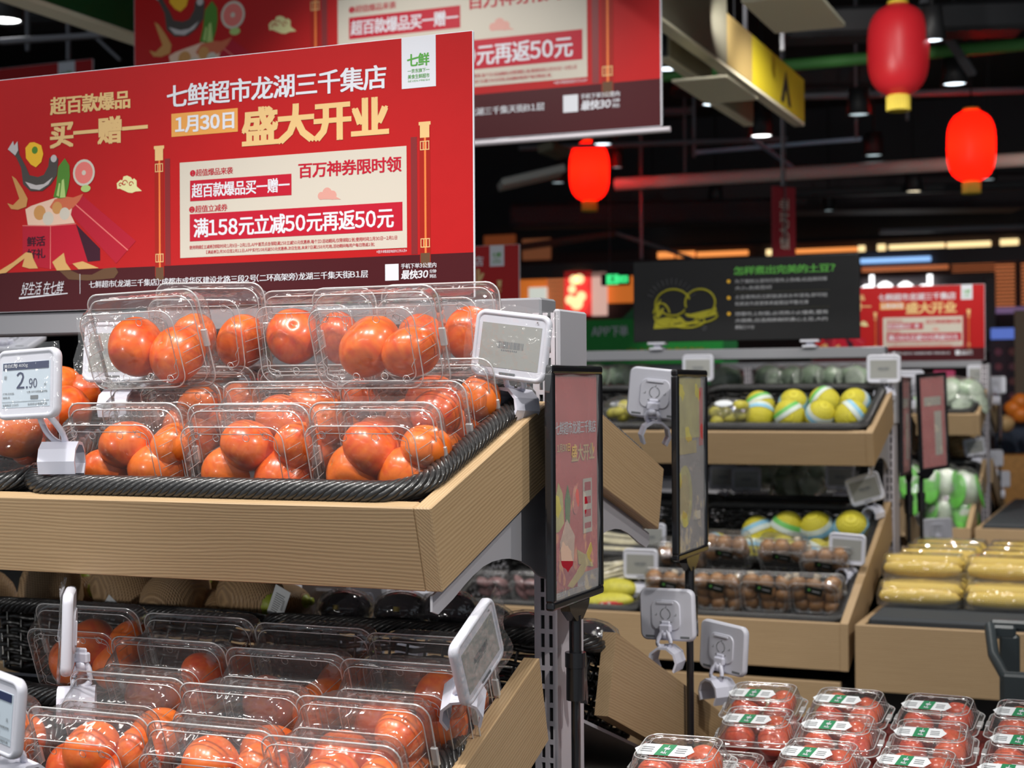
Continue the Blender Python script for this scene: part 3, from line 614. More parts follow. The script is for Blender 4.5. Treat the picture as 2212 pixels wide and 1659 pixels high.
def pack(M, desc, toms, where, sticker=None):
    o = put(PS, pu, 0, M, f'clear plastic tomato box, {desc}', 'clear tomato boxes on the '+where)
    if sticker: stick(o, .048, .026, T(*sticker) @ Rz(random.uniform(-12, 5)))
    for i, (x, y, r) in enumerate(toms):
        tomato(tuple(M @ V((x, y, PT-.007-r*1.09 if i < 2 else .006+r*1.09))), r*1.09, f'{POSN[i]} tomato in box {desc}', 'tomatoes boxed on the '+where)
STAND = Rx(90)
def tset(kind, rd=random):
    j = lambda a: a+rd.uniform(-.004, .004)
    return {2: [(j(-.038), j(-.016), rd.uniform(.037, .040)), (j(.037), j(-.018), rd.uniform(.036, .039))],
            3: [(j(-.042), j(-.022), rd.uniform(.035, .038)), (j(.036), j(-.024), rd.uniform(.034, .037)), (j(.044), j(.018), .031)],
            4: [(j(-.043), j(-.026), .036), (j(.035), j(-.028), .036), (j(-.008), j(.010), .034), (j(.060), j(.012), .029)],
            1: [(j(.030), j(-.02), .036)]}[kind]
def packU(xl, xr, ytop, ztop, desc, kind, where, tilt=UT, rz=0, roll=0, sticker=None, toms=None):
    # upright box leaning back with the shelf; ytop, ztop = top front edge
    xc = (xl+xr)/2
    M = T(xc, ytop, ztop) @ Rx(tilt) @ Ry(roll) @ Rz(rz) @ T(0, 0, -PH/2-.006) @ STAND @ T(0, 0, -PT)
    pack(M, desc, toms or tset(kind), where, sticker)
WU = 'upper near shelf'
packU(-1.345, -1.172, 1.625, 1.390, 'front row left, upper basket', 4, WU, sticker=(.01, -.01, .055))
packU(-1.155, -.980, 1.625, 1.388, 'front row middle, upper basket', 4, WU, sticker=(.002, -.018, .055))
packU(-.972, -.800, 1.625, 1.390, 'front row right, upper basket', 4, WU)
packU(-1.345, -1.172, 1.715, 1.418, 'second row left, upper basket', 1, WU)
packU(-1.160, -.985, 1.715, 1.417, 'second row middle, upper basket', 4, WU)
packU(-.978, -.806, 1.715, 1.416, 'second row right, upper basket', 3, WU)
packU(-1.345, -1.172, 1.802, 1.440, 'rear row left under raised boxes, upper basket', 4, WU)
packU(-1.160, -.985, 1.802, 1.440, 'rear row middle under raised boxes, upper basket', 4, WU)
packU(-.978, -.806, 1.802, 1.446, 'rear row right beside grey price tag, upper basket', 4, WU)
packU(-1.345, -1.172, 1.665, 1.537, 'leaning on top at left, in front, upper basket', 2, WU, tilt=20, roll=-1.5, toms=[(-.028, -.010, .038), (.036, -.022, .037)])
packU(-1.325, -1.150, 1.795, 1.561, 'raised at left, behind the leaning box, upper basket', 2, WU, tilt=14, roll=1.5, toms=[(.045, -.016, .036), (-.030, -.006, .030)])
packU(-1.157, -.985, 1.812, 1.549, 'raised in the middle of the top, upper basket', 2, WU, tilt=12, toms=[(-.045, .004, .037), (.030, .0, .034)])
packU(-1.005, -.832, 1.690, 1.535, 'leaning on top at right, in front, upper basket', 2, WU, tilt=20, toms=[(-.022, -.013, .041), (.040, -.020, .036)])
packU(-1.000, -.828, 1.875, 1.558, 'raised at far right past the big sign edge, upper basket', 2, WU, tilt=10, toms=[(.045, -.004, .037), (-.030, -.006, .034)])
WL = 'lower near shelf'
def rowL(y, zt, xs, names, kinds, stk=None):
    for i, (x, nm, k) in enumerate(zip(xs, names, kinds)):
        packU(x, x+.174, y, zt-.004*i, nm, k, WL, tilt=LT, roll=0, sticker=stk[i] if stk else None)
rowL(1.480, 1.018, (-1.475, -1.293, -1.115, -.955), ('far left in frontmost lower row', 'left in frontmost lower row', 'middle in frontmost lower row', 'right in frontmost lower row'), (4, 4, 4, 4), (None, (-.0, -.01, .06), None, None))
rowL(1.572, 1.042, (-1.302, -1.132, -.963), ('left in second row up, lower shelf', 'middle in second row up, lower shelf', 'right in second row up, lower shelf'), (1, 1, 3), ((.03, -.012, .06), (.05, -.02, .06), None))
rowL(1.655, 1.074, (-1.300, -1.118, -.948), ('left in third row up, lower shelf', 'middle in third row up, lower shelf', 'right in third row up, lower shelf'), (3, 2, 3))
rowL(1.742, 1.097, (-1.500, -1.310, -1.128, -.958), ('far left beside the edge-on tag, lower shelf', 'left in dark rear row, lower shelf', 'middle of dark rear row, lower shelf', 'right in dark rear row, lower shelf'), (4, 1, 1, 1))

# small flat boxes with the hexagon labels in the end bin
QW, QH, QT = .122, .110, .056
QS = [pack_tree('labelled_box', QW, QH, QT, .030)]; qu = [False]
LBW = text_mesh('买一赠一', (.034, .009), .03, 'lettering', PWH)
def lab(o):
    hexa = [(-.038, 0), (-.030, .011), (.030, .011), (.038, 0), (.030, -.011), (-.030, -.011)]
    q = MB().prism(hexa, 0, .0004).prism([(-.009, -.0112), (.009, -.0112), (.012, .0112), (-.006, .0112)], .0004, .0008, m=1).build('label', [PAPER, LGRN], o, T(-.016, -.012, QT-.0005) @ Sc(1.05, 1.75, 1))
    mko('lettering', LBW, q, T(.0055, -.0095, .0009) @ Rz(82) @ Sc(.5, .9, 1)); b = MB()
    for k in range(3): b.box(-.029, -.005+.004*k, .0005, -.014, -.0035+.004*k, .0007); b.box(.015, -.005+.004*k, .0005, .028, -.0035+.004*k, .0007)
    b.build('small_print', INKG, q)['kind'] = 'stuff'
RN = ['back row', 'second row', 'third row', 'fourth row', 'nearest row']; CN = ['leftmost', 'second from left', 'third from left', 'fourth from left', 'rightmost']
for rI in range(6):
    for cI in range(5):
        x = -.612+.143*cI+.006*(rI % 2)+.015*(cI == 0)*(rI == 1); y = 2.555-.122*rI; zt = .908-.0168*rI
        if cI == 0 and rI in (2, 4): zt -= .03
        desc = f'{CN[cI]}, {["back row","second row","third row","fourth row","fifth row","nearest row"][rI]} of end bin'
        z0 = zt-QT
        lift = .125 if rI == 5 and cI == 0 else 0
        if lift: x += .028
        M = T(x, y, z0+lift) @ Rx(8) @ Rz(random.uniform(-3, 3))
        o = put(QS, qu, 0, M, f'labelled clear tomato box, {desc}', 'labelled tomato boxes in the end bin')
        if not o.get('lb'): lab(o) if len([c for c in o.children if c.name.startswith('label')]) == 0 else None
        for q, (tx, ty) in enumerate(((-.026, -.024), (.028, -.026), (-.024, .026), (.028, .024))):
            if cI > 3 and rI > 2: continue
            tomato(tuple(M @ V((tx, ty, .0272))), .0250, f'{["front left","front right","back left","back right"][q]} tomato in box {desc}', 'tomatoes in the end bin', 3)
for o in PS+QS+TS: pass
# supporting boxes below the top layer (their sides show between the rows)
tag(MB().bbox(-.68, -.85, -.05, .55, .07, 0, .01, T(0, 2.555, .846) @ Rx(8)).build('foam_riser', mat('pale_red_riser', (.20, .03, .025), .6)), 'low riser hidden under the labelled tomato boxes in the end bin', 'riser')
# ------------------------------------------------------------------ electronic price tags on rim clips
TW, TH = .105, .089
def tag_meshes():
    c = MB(); YZ = Mx(((1, 0, 0, 0), (0, 0, -1, 0), (0, 1, 0, 0), (0, 0, 0, 1)))   # local xy -> xz, z -> -y (front)
    P = lambda s, r, z: z3(rr(TW+s, TH+s, r, 6), z)
    c.loft([P(-.006, .010, -.007), P(0, .013, -.005), P(.0015, .0135, 0), P(0, .013, .004), P(-.004, .011, .0062), P(-.010, .008, .0062), P(-.012, .0075, .0048)], YZ)
    s = MB().box(-.042, -.030, .0046, .042, .028, .0052, YZ)
    bk = MB(); bk.loft([z3(rr(.056, .052, .012, 5), -.0068), z3(rr(.054, .050, .012, 5), -.0095)], YZ)
    bk.bbox(-.016, .019, -.012, .016, .0235, -.009, .001, YZ)
    r_ = MB()
    r_.tube([(.0095*cos(R(a)), .002+.0095*sin(R(a)), -.0098) for a in range(110, 251, 14)], .0007, 4, False, YZ)
    r_.tube([(.0095*cos(R(a)), .002+.0095*sin(R(a)), -.0098) for a in range(-70, 71, 14)], .0007, 4, False, YZ)
    for x in (-.009, 0, .009): r_.box(x-.003, -.0125, -.0101, x+.003, -.0115, -.0095, YZ)
    for x, z in ((-.019, .001), (.019, .001), (0, .014)): r_.box(x-.002, z-.002, -.0100, x+.002, z-.0014, -.0095, YZ).box(x-.002, z-.002, -.0100, x-.0014, z+.002, -.0095, YZ)
    r_.box(-.044, -.040, -.0072, -.026, -.036, -.0066, YZ).box(.024, -.040, -.0072, .042, -.036, -.0066, YZ)
    bc = MB(); rd = random.Random(3); x = -.018
    while x < .018:
        w = rd.choice((.0005, .0009, .0014)); bc.box(x, -.004, .0052, x+w, .005, .0054, YZ); x += w+rd.choice((.0005, .0008, .0011))
    for k in range(9): bc.box(-.012+.0026*k, -.0075, .0052, -.0105+.0026*k, -.0055, .0054, YZ)
    for k in range(12): bc.box(-.011+.0019*k, -.0385, .0052, -.0097+.0019*k, -.0355, .0064, YZ)
    bc.box(.034, .0335, .0062, .036, .0355, .0065, YZ)
    return c.mesh('case', WHITE), s.mesh('screen', EPD), bk.mesh('back_plate', WHITE), r_.mesh('back_marks', INKG), bc.mesh('barcode_print', INKG)
TM = tag_meshes(); EPW_ME = MB().box(-.042, -.030, .0046, .042, .028, .0052, Mx(((1, 0, 0, 0), (0, 0, -1, 0), (0, 1, 0, 0), (0, 0, 0, 1)))).mesh('screen', EPW)
def film_mesh(w, h, seed):
    rd = random.Random(seed); b = MB(); n = 9; a = [rd.uniform(0, 6) for _ in range(4)]; vs = []; fs = []
    for j in range(n):
        for i in range(n):
            u, v = i/(n-1)-.5, j/(n-1)-.5; e = max(abs(u), abs(v))*2
            vs.append((u*w+.002*sin(9*v+a[0]), -.0085-.0035*e*sin(14*u+a[1])*sin(11*v+a[2]), v*h+.002*sin(8*u+a[3])))
    for j in range(n-1):
        for i in range(n-1): fs.append((j*n+i, j*n+i+1, (j+1)*n+i+1, (j+1)*n+i))
    return b.add(vs, fs, sm=True).mesh('film_sleeve', FILM)
FM = [film_mesh(.125, .105, k) for k in range(3)]
def clip_parts(g, cl, ang, full=True):
    """cl = clamp centre in tag space, ang = direction of the clamped rim about z"""
    b = MB(); c = V(cl); Mc = T(*cl) @ Rz(ang)
    A = [-40+i*37 for i in range(8)]
    pro = [(.027*cos(R(a)), .027*sin(R(a))) for a in A]+[(.0230*cos(R(a)), .0230*sin(R(a))) for a in A[::-1]]
    L = [[(x, y, z) for y, z in pro] for x in (-.024, -.022, .022, .024)]
    b.loft(L, Mc, sm=False)
    b.bbox(-.020, -.006, .021, .020, .006, .026, .001, Mc)
    b.build('rim_clamp', WHITE2, g)
    a = MB(); top = V((0, .010, -.020)); mid = (c+top)/2+V((0, .014, -.006)); e = c+V((0, 0, .024))
    for s in (-1, 1):
        p = []
        for k in range(9):
            t = k/8; q = top*(1-t)**2+mid*2*t*(1-t)+e*t*t; q.x += s*.011*sin(pi*t)+s*.004*t; p.append(q)
        a.tube(p, [.004, .0042, .0042, .004, .004, .004, .0042, .0045, .005], 6, flat=1.0)
    a.bbox(-.011, .006, -.030, .011, .016, -.016, .002); a.bbox(-.009, .008, -.022, .009, .012, -.010, .002)
    a.lathe([(.0, -.040), (.008, -.039), (.008, -.029), (.0, -.028)], 10, T(0, .011, 0))
    a.build('clip_arm', WHITE2, g)
def camM(p, x, z):
    x = (rt*x[0]+up*x[1]+fw*x[2]).normalized(); z = rt*z[0]+up*z[1]+fw*z[2]; z = (z-x*z.dot(x)).normalized(); y = z.cross(x); c = wD(*p)
    return Mx(((x.x, y.x, z.x, c.x), (x.y, y.y, z.y, c.y), (x.z, y.z, z.z, c.z), (0, 0, 0, 1)))
def price_tag(M, label, clamp=(0, .02, -.085), ang=0, film=None, white=False, plain=False, group='electronic price tags on clips'):
    g = root('price_tag', label, 'price tag', M, group)
    mko('case', TM[0], g); mko('screen', EPW_ME if white else TM[1], g); mko('back_plate', TM[2], g); mko('back_marks', TM[3], g)
    if not white and not plain: mko('barcode_print', TM[4], g)
    if clamp: clip_parts(g, clamp, ang)
    if film is not None: mko('film_sleeve', FM[film % 3], g)
    return g
def priced(g, big, small, head):
    k = root('print', None, None, UPR @ T(0, 0, .0056)); k.parent = g
    del_ = lambda s, b, m, bo=.02, z=0: mko('lettering', text_mesh(s, (b[2]-b[0], b[3]-b[1]), bo, 'lettering', m, depth=.0003), k, T(b[0], b[1], z))
    MB().box(-.040, .0185, 0, .040, .0275, .0002).build('header_band', INK, k)
    del_(head, (-.038, .0205, .004, .0262), PWH, .012, .0003); del_(big, (-.016, -.006, -.002, .0155), INK, .012); MB().box(.001, -.006, 0, .0035, -.0035, .0003).build('decimal_point', INK, k)
    del_(small, (.006, -.006, .020, .0065), INK, .012); del_('元', (.032, -.004, .036, 0), INKG); del_('单价', (-.038, .006, -.033, .012), INKG)
    del_('产地:见包装', (-.040, -.013, -.020, -.0105), INKG); del_('规格:盒', (-.040, -.018, -.027, -.0155), INKG); del_('七鲜 APP扫码查看详情', (.002, -.012, .038, -.0095), INKG)
    MB().box(.009, -.020, 0, .022, -.0155, .0003).build('barcode_block', INKG, k); MB().box(-.041, -.0225, 0, .041, -.0222, .0003).build('rule', INKG, k)
    del_('监督电话 12345', (-.040, -.028, -.012, -.025), INKG); del_('会员价以收银为准', (.004, -.028, .038, -.025), INKG)
price_tag(T(-.781, 1.863, 1.476) @ Rz(2) @ Ry(7.5), 'grey price tag with small barcode, on the right rim of the upper tomato basket', (.0, .035, -.082), 70, 0)
g = price_tag(T(-1.327, 1.569, 1.430) @ Rz(-6) @ Rx(-4) @ Ry(-2.5), 'blue lit price tag reading 2.90 at the left edge of the picture', (.004, .055, -.098), 28, 1, True); priced(g, '2', '90', '黄白红柿 400g')
price_tag(T(-1.420, 1.870, 1.478) @ Rz(6) @ Rx(-6), 'price tag seen through the top left raised tomato box', (0, .02, -.08), 0, 2)
price_tag(T(*wD(1418, 850, 2.74)) @ Rz(180-4) @ Ry(-6) , 'back of a white price tag, left of the farther poster frame', (.0, -.010, -.075), 120, plain=True)
price_tag(camM((1030, 1407, 1.80), (.40, .50, .77), (-.14, .72, -.40)), 'tilted grey price tag beside the lower tomato boxes and side board', (-.01, .03, -.080), 20, 0)
price_tag(camM((148, 1362, 1.97), (-.03, -1, .0), (.22, 0, -.97)), 'price tag seen edge-on at lower left among the tomato boxes', None, 30, 1)
g = price_tag(T(-1.194, 1.350, 1.066) @ Rz(-14) @ Ry(7), 'bright price tag cut off by the lower left picture edge', (0, .04, -.09), 0, None, True); priced(g, '9', '90', '小番茄 400g')
price_tag(T(-.780, 2.556, 1.027) @ Rz(180-12) @ Ry(2), 'back of a white price tag between post and farther stand, higher one', (0, .012, -.078), 100, plain=True)
price_tag(T(-.715, 2.685, .953) @ Rz(180-26) @ Ry(-4), 'back of a white price tag right of the thin stand pole', (.0, .012, -.080), 80, plain=True)
p = wY(705, 1300, 2.55); price_tag(T(*p) @ Rz(175), 'back of a price tag under the shelf board, among the netted roots', (0, .01, -.08), 0, plain=True)
p = wY(795, 1308, 2.62); price_tag(T(*p) @ Rz(160) @ Ry(5), 'cream lit back of a price tag above the first eggplant', (0, .01, -.08), 0, plain=True)
p = wY(892, 1325, 2.75); price_tag(T(*p) @ Rz(182), 'bright white price tag back above the second eggplant', (0, .01, -.08), 0, plain=True)
p = wY(30, 742, 2.46); price_tag(T(*p) @ Rz(190) @ Rx(70), 'white tag clip under the grey rail at the upper left edge', (.05, .0, -.05), 90, plain=True)
for i, (x, y, Y, rz, ry, lab_) in enumerate(((1508, 795, 4.92, 0, 0, 'price tag behind the farther poster frame top'), (1909, 797, 4.93, 0, 0, 'price tag at the end post of the second shelf'), (1868, 1056, 4.75, 4, -17, 'strongly tilted price tag in the dark middle of the second shelf'), (1830, 1186, 4.42, -3, 3, 'price tag standing over the mushroom boxes at right'), (1384, 1218, 4.30, 0, 0, 'pale price tag over the yellow bags'), (1404, 1160, 4.66, 0, 0, 'white price tag higher behind the pale one'),
        (1563, 1030, 5.45, 0, 0, 'tag through the second shelf gap, far left'), (1612, 1035, 5.40, 20, 0, 'dark tag back through the second shelf gap'), (1815, 1030, 5.5, 0, 0, 'tag through the second shelf gap, right'), (1962, 828, 5.35, 190, 0, 'back of a tag right of the second shelf post'), (2113, 808, 7.95, 0, 0, 'tag on the farthest shelf, left of the pair'), (2150, 832, 8.2, 185, 0, 'tag on the farthest shelf, right of the pair'), (2105, 965, 7.85, 25, -10, 'dim tilted tag beside the farthest shelf end'), (2080, 1045, 7.4, 0, 10, 'grey tag over the bagged greens'), (2145, 990, 8.5, 190, 0, 'back of upper tag at the far right board'), (2160, 1035, 8.6, 190, 0, 'back of lower tag at the far right board'), (2025, 1145, 5.9, 190, 4, 'white tag back above the corn stacks'))):
    p = wY(x, y, Y); price_tag(T(*p) @ Rz(rz) @ Ry(ry), lab_, (.0, .015 if abs(rz) < 90 else -.0, -.082), 60 if i in (1, 2, 3) else 0, plain=abs(rz) > 90)

def clip_only(M, label, ang):
    g = root('tag_clip', label, 'tag clip', M); clip_parts(g, (0, 0, -.085), ang); return g
clip_only(T(*wD(165, 1385, 2.0)), 'grey white clip holding the edge-on tag at lower left', 35)
# ------------------------------------------------------------------ poster stands
MY = Mx(((0, 0, 1, 0), (1, 0, 0, 0), (0, 1, 0, 0), (0, 0, 0, 1)))     # local x -> +Y, y -> +Z, z -> +X
PMAUVE = mat('poster_washed_red', (.62, .08, .075), .5, var=.1); PGREY = mat('poster_grey', (.36, .32, .31), .5); PYG = mat('poster_olive', (.60, .53, .16), .5, var=.3)  # poster red is lightened for the reflections washing over it
POL = mat('poster_gold', (.55, .42, .12), .5, var=.3)
COVER = clear('poster_cover', base=.15, k=.45, rough=.10, painted_haze=.16, bump=1.0, bs=14)  # white share stands in for the reflection wash over the posters
def stand(x, y0, y1, z0, z1, kind, label, pole_y, lean=0, yw=0):
    w, h = y1-y0, z1-z0; g = root('poster_stand', label, 'poster stand', T(x, y0, z0) @ Rz(yw) @ MY @ Rz(lean))
    b = MB(); f = .010
    for q in ((0, 0, w, f), (0, h-f, w, h), (0, f, f, h-f), (w-f, f, w, h-f)): b.bbox(q[0]-.001, q[1]-.001, -.007, q[2]+.001, q[3]+.001, .006, .0035, seg=2)
    b.build('frame', BLACK, g)
    MB().box(f, f, -.004, w-f, h-f, -.001).build('backing', BLACK, g)
    a, b2, c, d = f, f, w-f, h-f
    if kind == 1:
        MB().box(a, b2, -.001, c, d, 0).build('poster_print', PMAUVE, g); MB().box(a, b2, 0, c, b2+.026, .0004).build('poster_footer', PGREY, g)
        text('七鲜超市龙湖三千集店', .02, .228, w-.018, .246, PWH, g, .0006, .02); text('1月30日', .026, .205, .075, .216, GOLD, g, .0006, .03); text('盛大开业', .080, .190, w-.024, .214, GOLD, g, .0006, .03)
        inlay([(RC(.125, .09, .160, .165), 0), (RC(.130, .148, .155, .160), 1), (RC(.130, .130, .155, .140), 1), (RC(.130, .112, .155, .122), 1), (RC(.130, .096, .155, .104), 1)], 'poster_panel', [CREAM, BRED2], g, .0006)
        inlay([([(.012, .13), (.03, .165), (.045, .15), (.05, .11), (.03, .10), (.012, .10)], 0), ([(.055, .14), (.065, .16), (.075, .14), (.07, .10), (.058, .10)], 1), (CI(.095, .138, .013, 14, 1.5), 2), ([(.035, .085), (.060, .115), (.090, .09), (.085, .055), (.04, .055)], 3), ([(.02, .02), (.10, .02), (.095, .055), (.03, .062)], 4), ([(.10, .07), (.15, .055), (.165, .04), (.13, .045), (.105, .05)], 5), ([(.06, .025), (.12, .05), (.155, .075), (.16, .065), (.125, .035), (.08, .02)], 5)],
              'poster_artwork', [PYG, GRN1, PINK, STEAM, BRED, POL], g, .0006)
        text('好生活 在七鲜', .02, .014, .055, .024, PWH, g, .0008, .01, .3); text('七鲜超市龙湖三千集天街B1层', .065, .018, .13, .024, PWH, g, .0008, .01)
    elif kind == 2:
        MB().box(a, b2, -.001, c, d, 0).build('poster_print', PGREY, g)
        inlay([(RC(a, .205, c-.02, d), 0), (RC(a, .178, c-.05, .20), 1), (CI(.055, .105, .045, 18, 1.2), 0), (CI(.052, .105, .032, 18, 1.2), 1), (RC(c-.03, .19, c-.008, d-.02), 2), (RC(.11, .06, .15, .075), 3), (RC(.02, .20, .10, .207), 1)], 'poster_artwork', [PYG, POL, PMAUVE, CREAM], g, .0004)
    else:
        MB().box(a, b2, -.001, c, d, 0).build('poster_print', PMAUVE, g); inlay([RC(w*.55, .05, w*.8, .2), RC(w*.2, .22, w*.8, .25)], 'poster_artwork', [CREAM], g, .0004)
    cv = MB(); n = 10; vs = [(a+(c-a)*i/n, b2+(d-b2)*j/(2*n), .0022+.0011*sin(i*1.1+j*.5)+.0008*sin(j*1.3)) for j in range(2*n+1) for i in range(n+1)]
    cv.add(vs, [(j*(n+1)+i, j*(n+1)+i+1, (j+1)*(n+1)+i+1, (j+1)*(n+1)+i) for j in range(2*n) for i in range(n)], sm=True).build('clear_cover', COVER, g)
    pm = pole_y-y0
    MB().prism([(pm-.040, -.001), (pm+.040, -.001), (pm+.036, -.010), (pm+.012, -.026), (pm-.012, -.026), (pm-.036, -.010)], -.010, .004).build('bracket', BLACK, g)
    I = (T(x, y0, z0) @ Rz(yw) @ MY @ Rz(lean)).inverted()
    q = MB(); q.cyl(x-.003, pole_y, z0-.12, z0-.02, .0085, 14).build('upper_pole', BLACK, g, I)
    q = MB(); q.cyl(x-.003, pole_y, .02, z0-.10, .0065, 12).build('lower_pole', BLACK, g, I)
    q = MB(); q.cyl(x-.003, pole_y, z0-.135, z0-.085, .013, 12); q.cyl(x-.003, pole_y, z0-.09, z0-.07, .0145, 12).build('pole_clamp', BLACK, g, I)
    q = MB(); q.prism([(.008, -.078), (.026, -.078), (.031, -.084), (.029, -.11), (.034, -.138), (.031, -.146), (.024, -.138), (.018, -.105), (.008, -.098)], -.006, .006, T(x-.003, pole_y, z0) @ MY).build('clamp_lever', BLACK, g, I)
    q = MB(); q.lathe([(.0, .0), (.13, .0), (.13, .008), (.03, .020), (.012, .03), (0, .03)], 24, T(x-.003, pole_y, 0)).build('stand_base', BLACK, g, I)
    return g
stand(-.728, 1.862, 2.058, 1.130, 1.450, 1, 'near black framed poster stand with red opening poster, in front of the post', 1.963)
stand(-.748, 2.497, 2.685, 1.127, 1.450, 2, 'farther black framed poster stand with olive glossy poster, right of the near one', 2.590)
p = wY(1988, 930, 5.30); stand(p.x, 5.30, 5.46, 1.13, 1.46, 3, 'distant blurred poster stand with red poster beside the second shelf end', 5.33, 3, -28)
stand(-.75, 5.02, 5.215, 1.13, 1.45, 4, 'distant poster stand seen nearly edge-on beside the second shelf post', 5.20)
p = wY(2170, 900, 8.4); stand(-.76, 8.45, 8.65, 1.13, 1.45, 4, 'farthest poster stand at the right picture edge', 8.55)
# ------------------------------------------------------------------ netted roots and eggplants on the back lower tier
def net_mat(name, c, c2, sc, dist=.6):
    m, t, b = nt(name); N = t.nodes.new; L = t.links.new; tc = N('ShaderNodeTexCoord')
    w1 = N('ShaderNodeTexWave'); w1.bands_direction = 'X'; w1.inputs['Scale'].default_value = sc; w1.inputs['Distortion'].default_value = dist
    w2 = N('ShaderNodeTexWave'); w2.bands_direction = 'Z'; w2.inputs['Scale'].default_value = sc; w2.inputs['Distortion'].default_value = dist
    L(tc.outputs['Object'], w1.inputs[0]); L(tc.outputs['Object'], w2.inputs[0]); mx = N('ShaderNodeMath'); mx.operation = 'MAXIMUM'; L(w1.outputs['Fac'], mx.inputs[0]); L(w2.outputs['Fac'], mx.inputs[1])
    mi = N('ShaderNodeMix'); mi.data_type = 'RGBA'; mi.inputs['A'].default_value = (*c2, 1); mi.inputs['B'].default_value = (*c, 1); L(mx.outputs[0], mi.inputs['Factor']); L(mi.outputs['Result'], b.inputs['Base Color'])
    bp = N('ShaderNodeBump'); bp.inputs['Strength'].default_value = .8; bp.inputs['Distance'].default_value = .002; L(mx.outputs[0], bp.inputs['Height']); L(bp.outputs[0], b.inputs['Normal']); b.inputs['Roughness'].default_value = .5
    return m
ROOTM = net_mat('netted_brown_root', (.50, .32, .17), (.27, .16, .08), 85); ROOTG = mat('root_green_end', (.34, .40, .04), .5, var=.3)
def root_tree():
    g = root('netted_root', 'x', 'root vegetable', None, 'netted brown roots in the back baskets')
    MB().lathe([(.012, -.075), (.036, -.066), (.050, -.045), (.056, -.015), (.052, .015), (.042, .040), (.028, .062), (.012, .072)], 22).build('skin', ROOTM, g)
    MB().lathe([(.030, .056), (.020, .068), (.010, .076), (.012, .088), (.0, .090)], 12).build('tied_net_end', ROOTG, g); return g
RT = root_tree(); first = True
for px, py, Y, rx, rz, k, lb in ((-18, 1290, 2.42, 40, 30, .9, 'cut by the left picture edge'), (110, 1268, 2.36, 10, 50, 1.1, 'with the green top, leftmost whole one'), (185, 1290, 2.45, 70, 60, .9, 'dark one behind the edge-on tag'), (222, 1285, 2.50, 60, 10, 1.0, 'behind the fallen price sticker, left side'), (280, 1278, 2.36, 112, 60, 1.15, 'large, lying over the white sticker'), (385, 1290, 2.34, 75, 178, 1.02, 'with the yellow green knot facing out'), (455, 1270, 2.50, 20, 20, 1.0, 'hidden in shade behind the knotted one'), (480, 1318, 2.38, 80, 120, .75, 'low one peeking over the basket rim'), (548, 1292, 2.36, 95, 60, 1.05, 'rightmost, beside the slanted sticker'), (625, 1300, 2.46, 85, 80, .62, 'small green one next to the white tag back')):
    M = T(*wY(px, py, Y)) @ Rz(rz) @ Rx(rx) @ Sc(k); l = 'brown netted root, '+lb
    if first: RT.matrix_basis = M; RT['label'] = l; first = False
    else: clone(RT, M, l)
for px, py, ry, w, h, lb in ((238, 1318, 38, .035, .045, 'blank white price sticker hanging over the basket rim, left'), (602, 1302, 25, .032, .056, 'printed white price sticker slanting beside the rightmost root')):
    p = wY(px, py, 2.245); o = MB().bbox(-w/2, -.0004, -h/2, w/2, .0004, h/2, .0002).build('price_sticker_slip', PAPER, None, T(*p) @ Ry(ry) @ Rx(8)); tag(o, lb, 'sticker')
    if px > 300:
        b = MB()
        for k in range(9): b.box(-.010, -.0008, -.018+.004*k, .002+.0008*k, -.0006, -.0166+.004*k)
        for k in range(10): b.box(.007, -.0008, -.010+.002*k, .011, -.0006, -.0091+.002*k)
        b.build('print', INKG, o)
EGG = mat('eggplant_skin', (.010, .004, .012), .12, coat=1)
def egg_tree():
    g = root('wrapped_eggplant', 'x', 'eggplant', None, 'film wrapped round eggplants'); b = MB(); b.ell((0, 0, 0), (.050, .046, .034), 24, 14).build('skin', EGG, g)
    MB().cyl(.004, -.045, -.004, .004, .006, 8).build('scar_dot', SCAR, g, Rx(0)); MB().loft([z3(rr(.098, .092, .02, 4), -.034), z3(rr(.108, .10, .02, 4), -.012)], cap1=False, sm=False).build('tray', CLEAR, g)
    q = MB(); n = 14; L = []
    for z, s in ((-.013, 1.12), (-.004, 1.09), (.010, 1.05), (.022, .90), (.032, .60), (.0365, .15)): L.append([(.050*s*(1+.05*sin(i*2.3+z*300))*cos(2*pi*i/28), .046*s*(1+.05*sin(i*1.7+z*200))*sin(2*pi*i/28), z+.001*sin(i*1.9)) for i in range(28)])
    q.loft(L, cap0=False).build('film', FILM, g); return g
EG = egg_tree(); first = True
for px, py, Y, rz, lb in ((748, 1316, 2.40, 0, 'leftmost, below the cream tag back'), (868, 1320, 2.38, 10, 'second from left, below the bright tag back'), (972, 1318, 2.40, -10, 'third from left, partly behind the tilted tag'), (1138, 1366, 2.33, 5, 'fourth, just left of the slotted post'), (1272, 1386, 2.31, 0, 'fifth, just right of the slotted post'), (1050, 1345, 2.46, 0, 'low one hidden behind the tilted tag')):
    M = T(*wY(px, py, Y)) @ Rz(rz) @ Rx(-12)
    l = 'black round eggplant in film, '+lb
    if first: EG.matrix_basis = M; EG['label'] = l; first = False
    else: clone(EG, M, l)
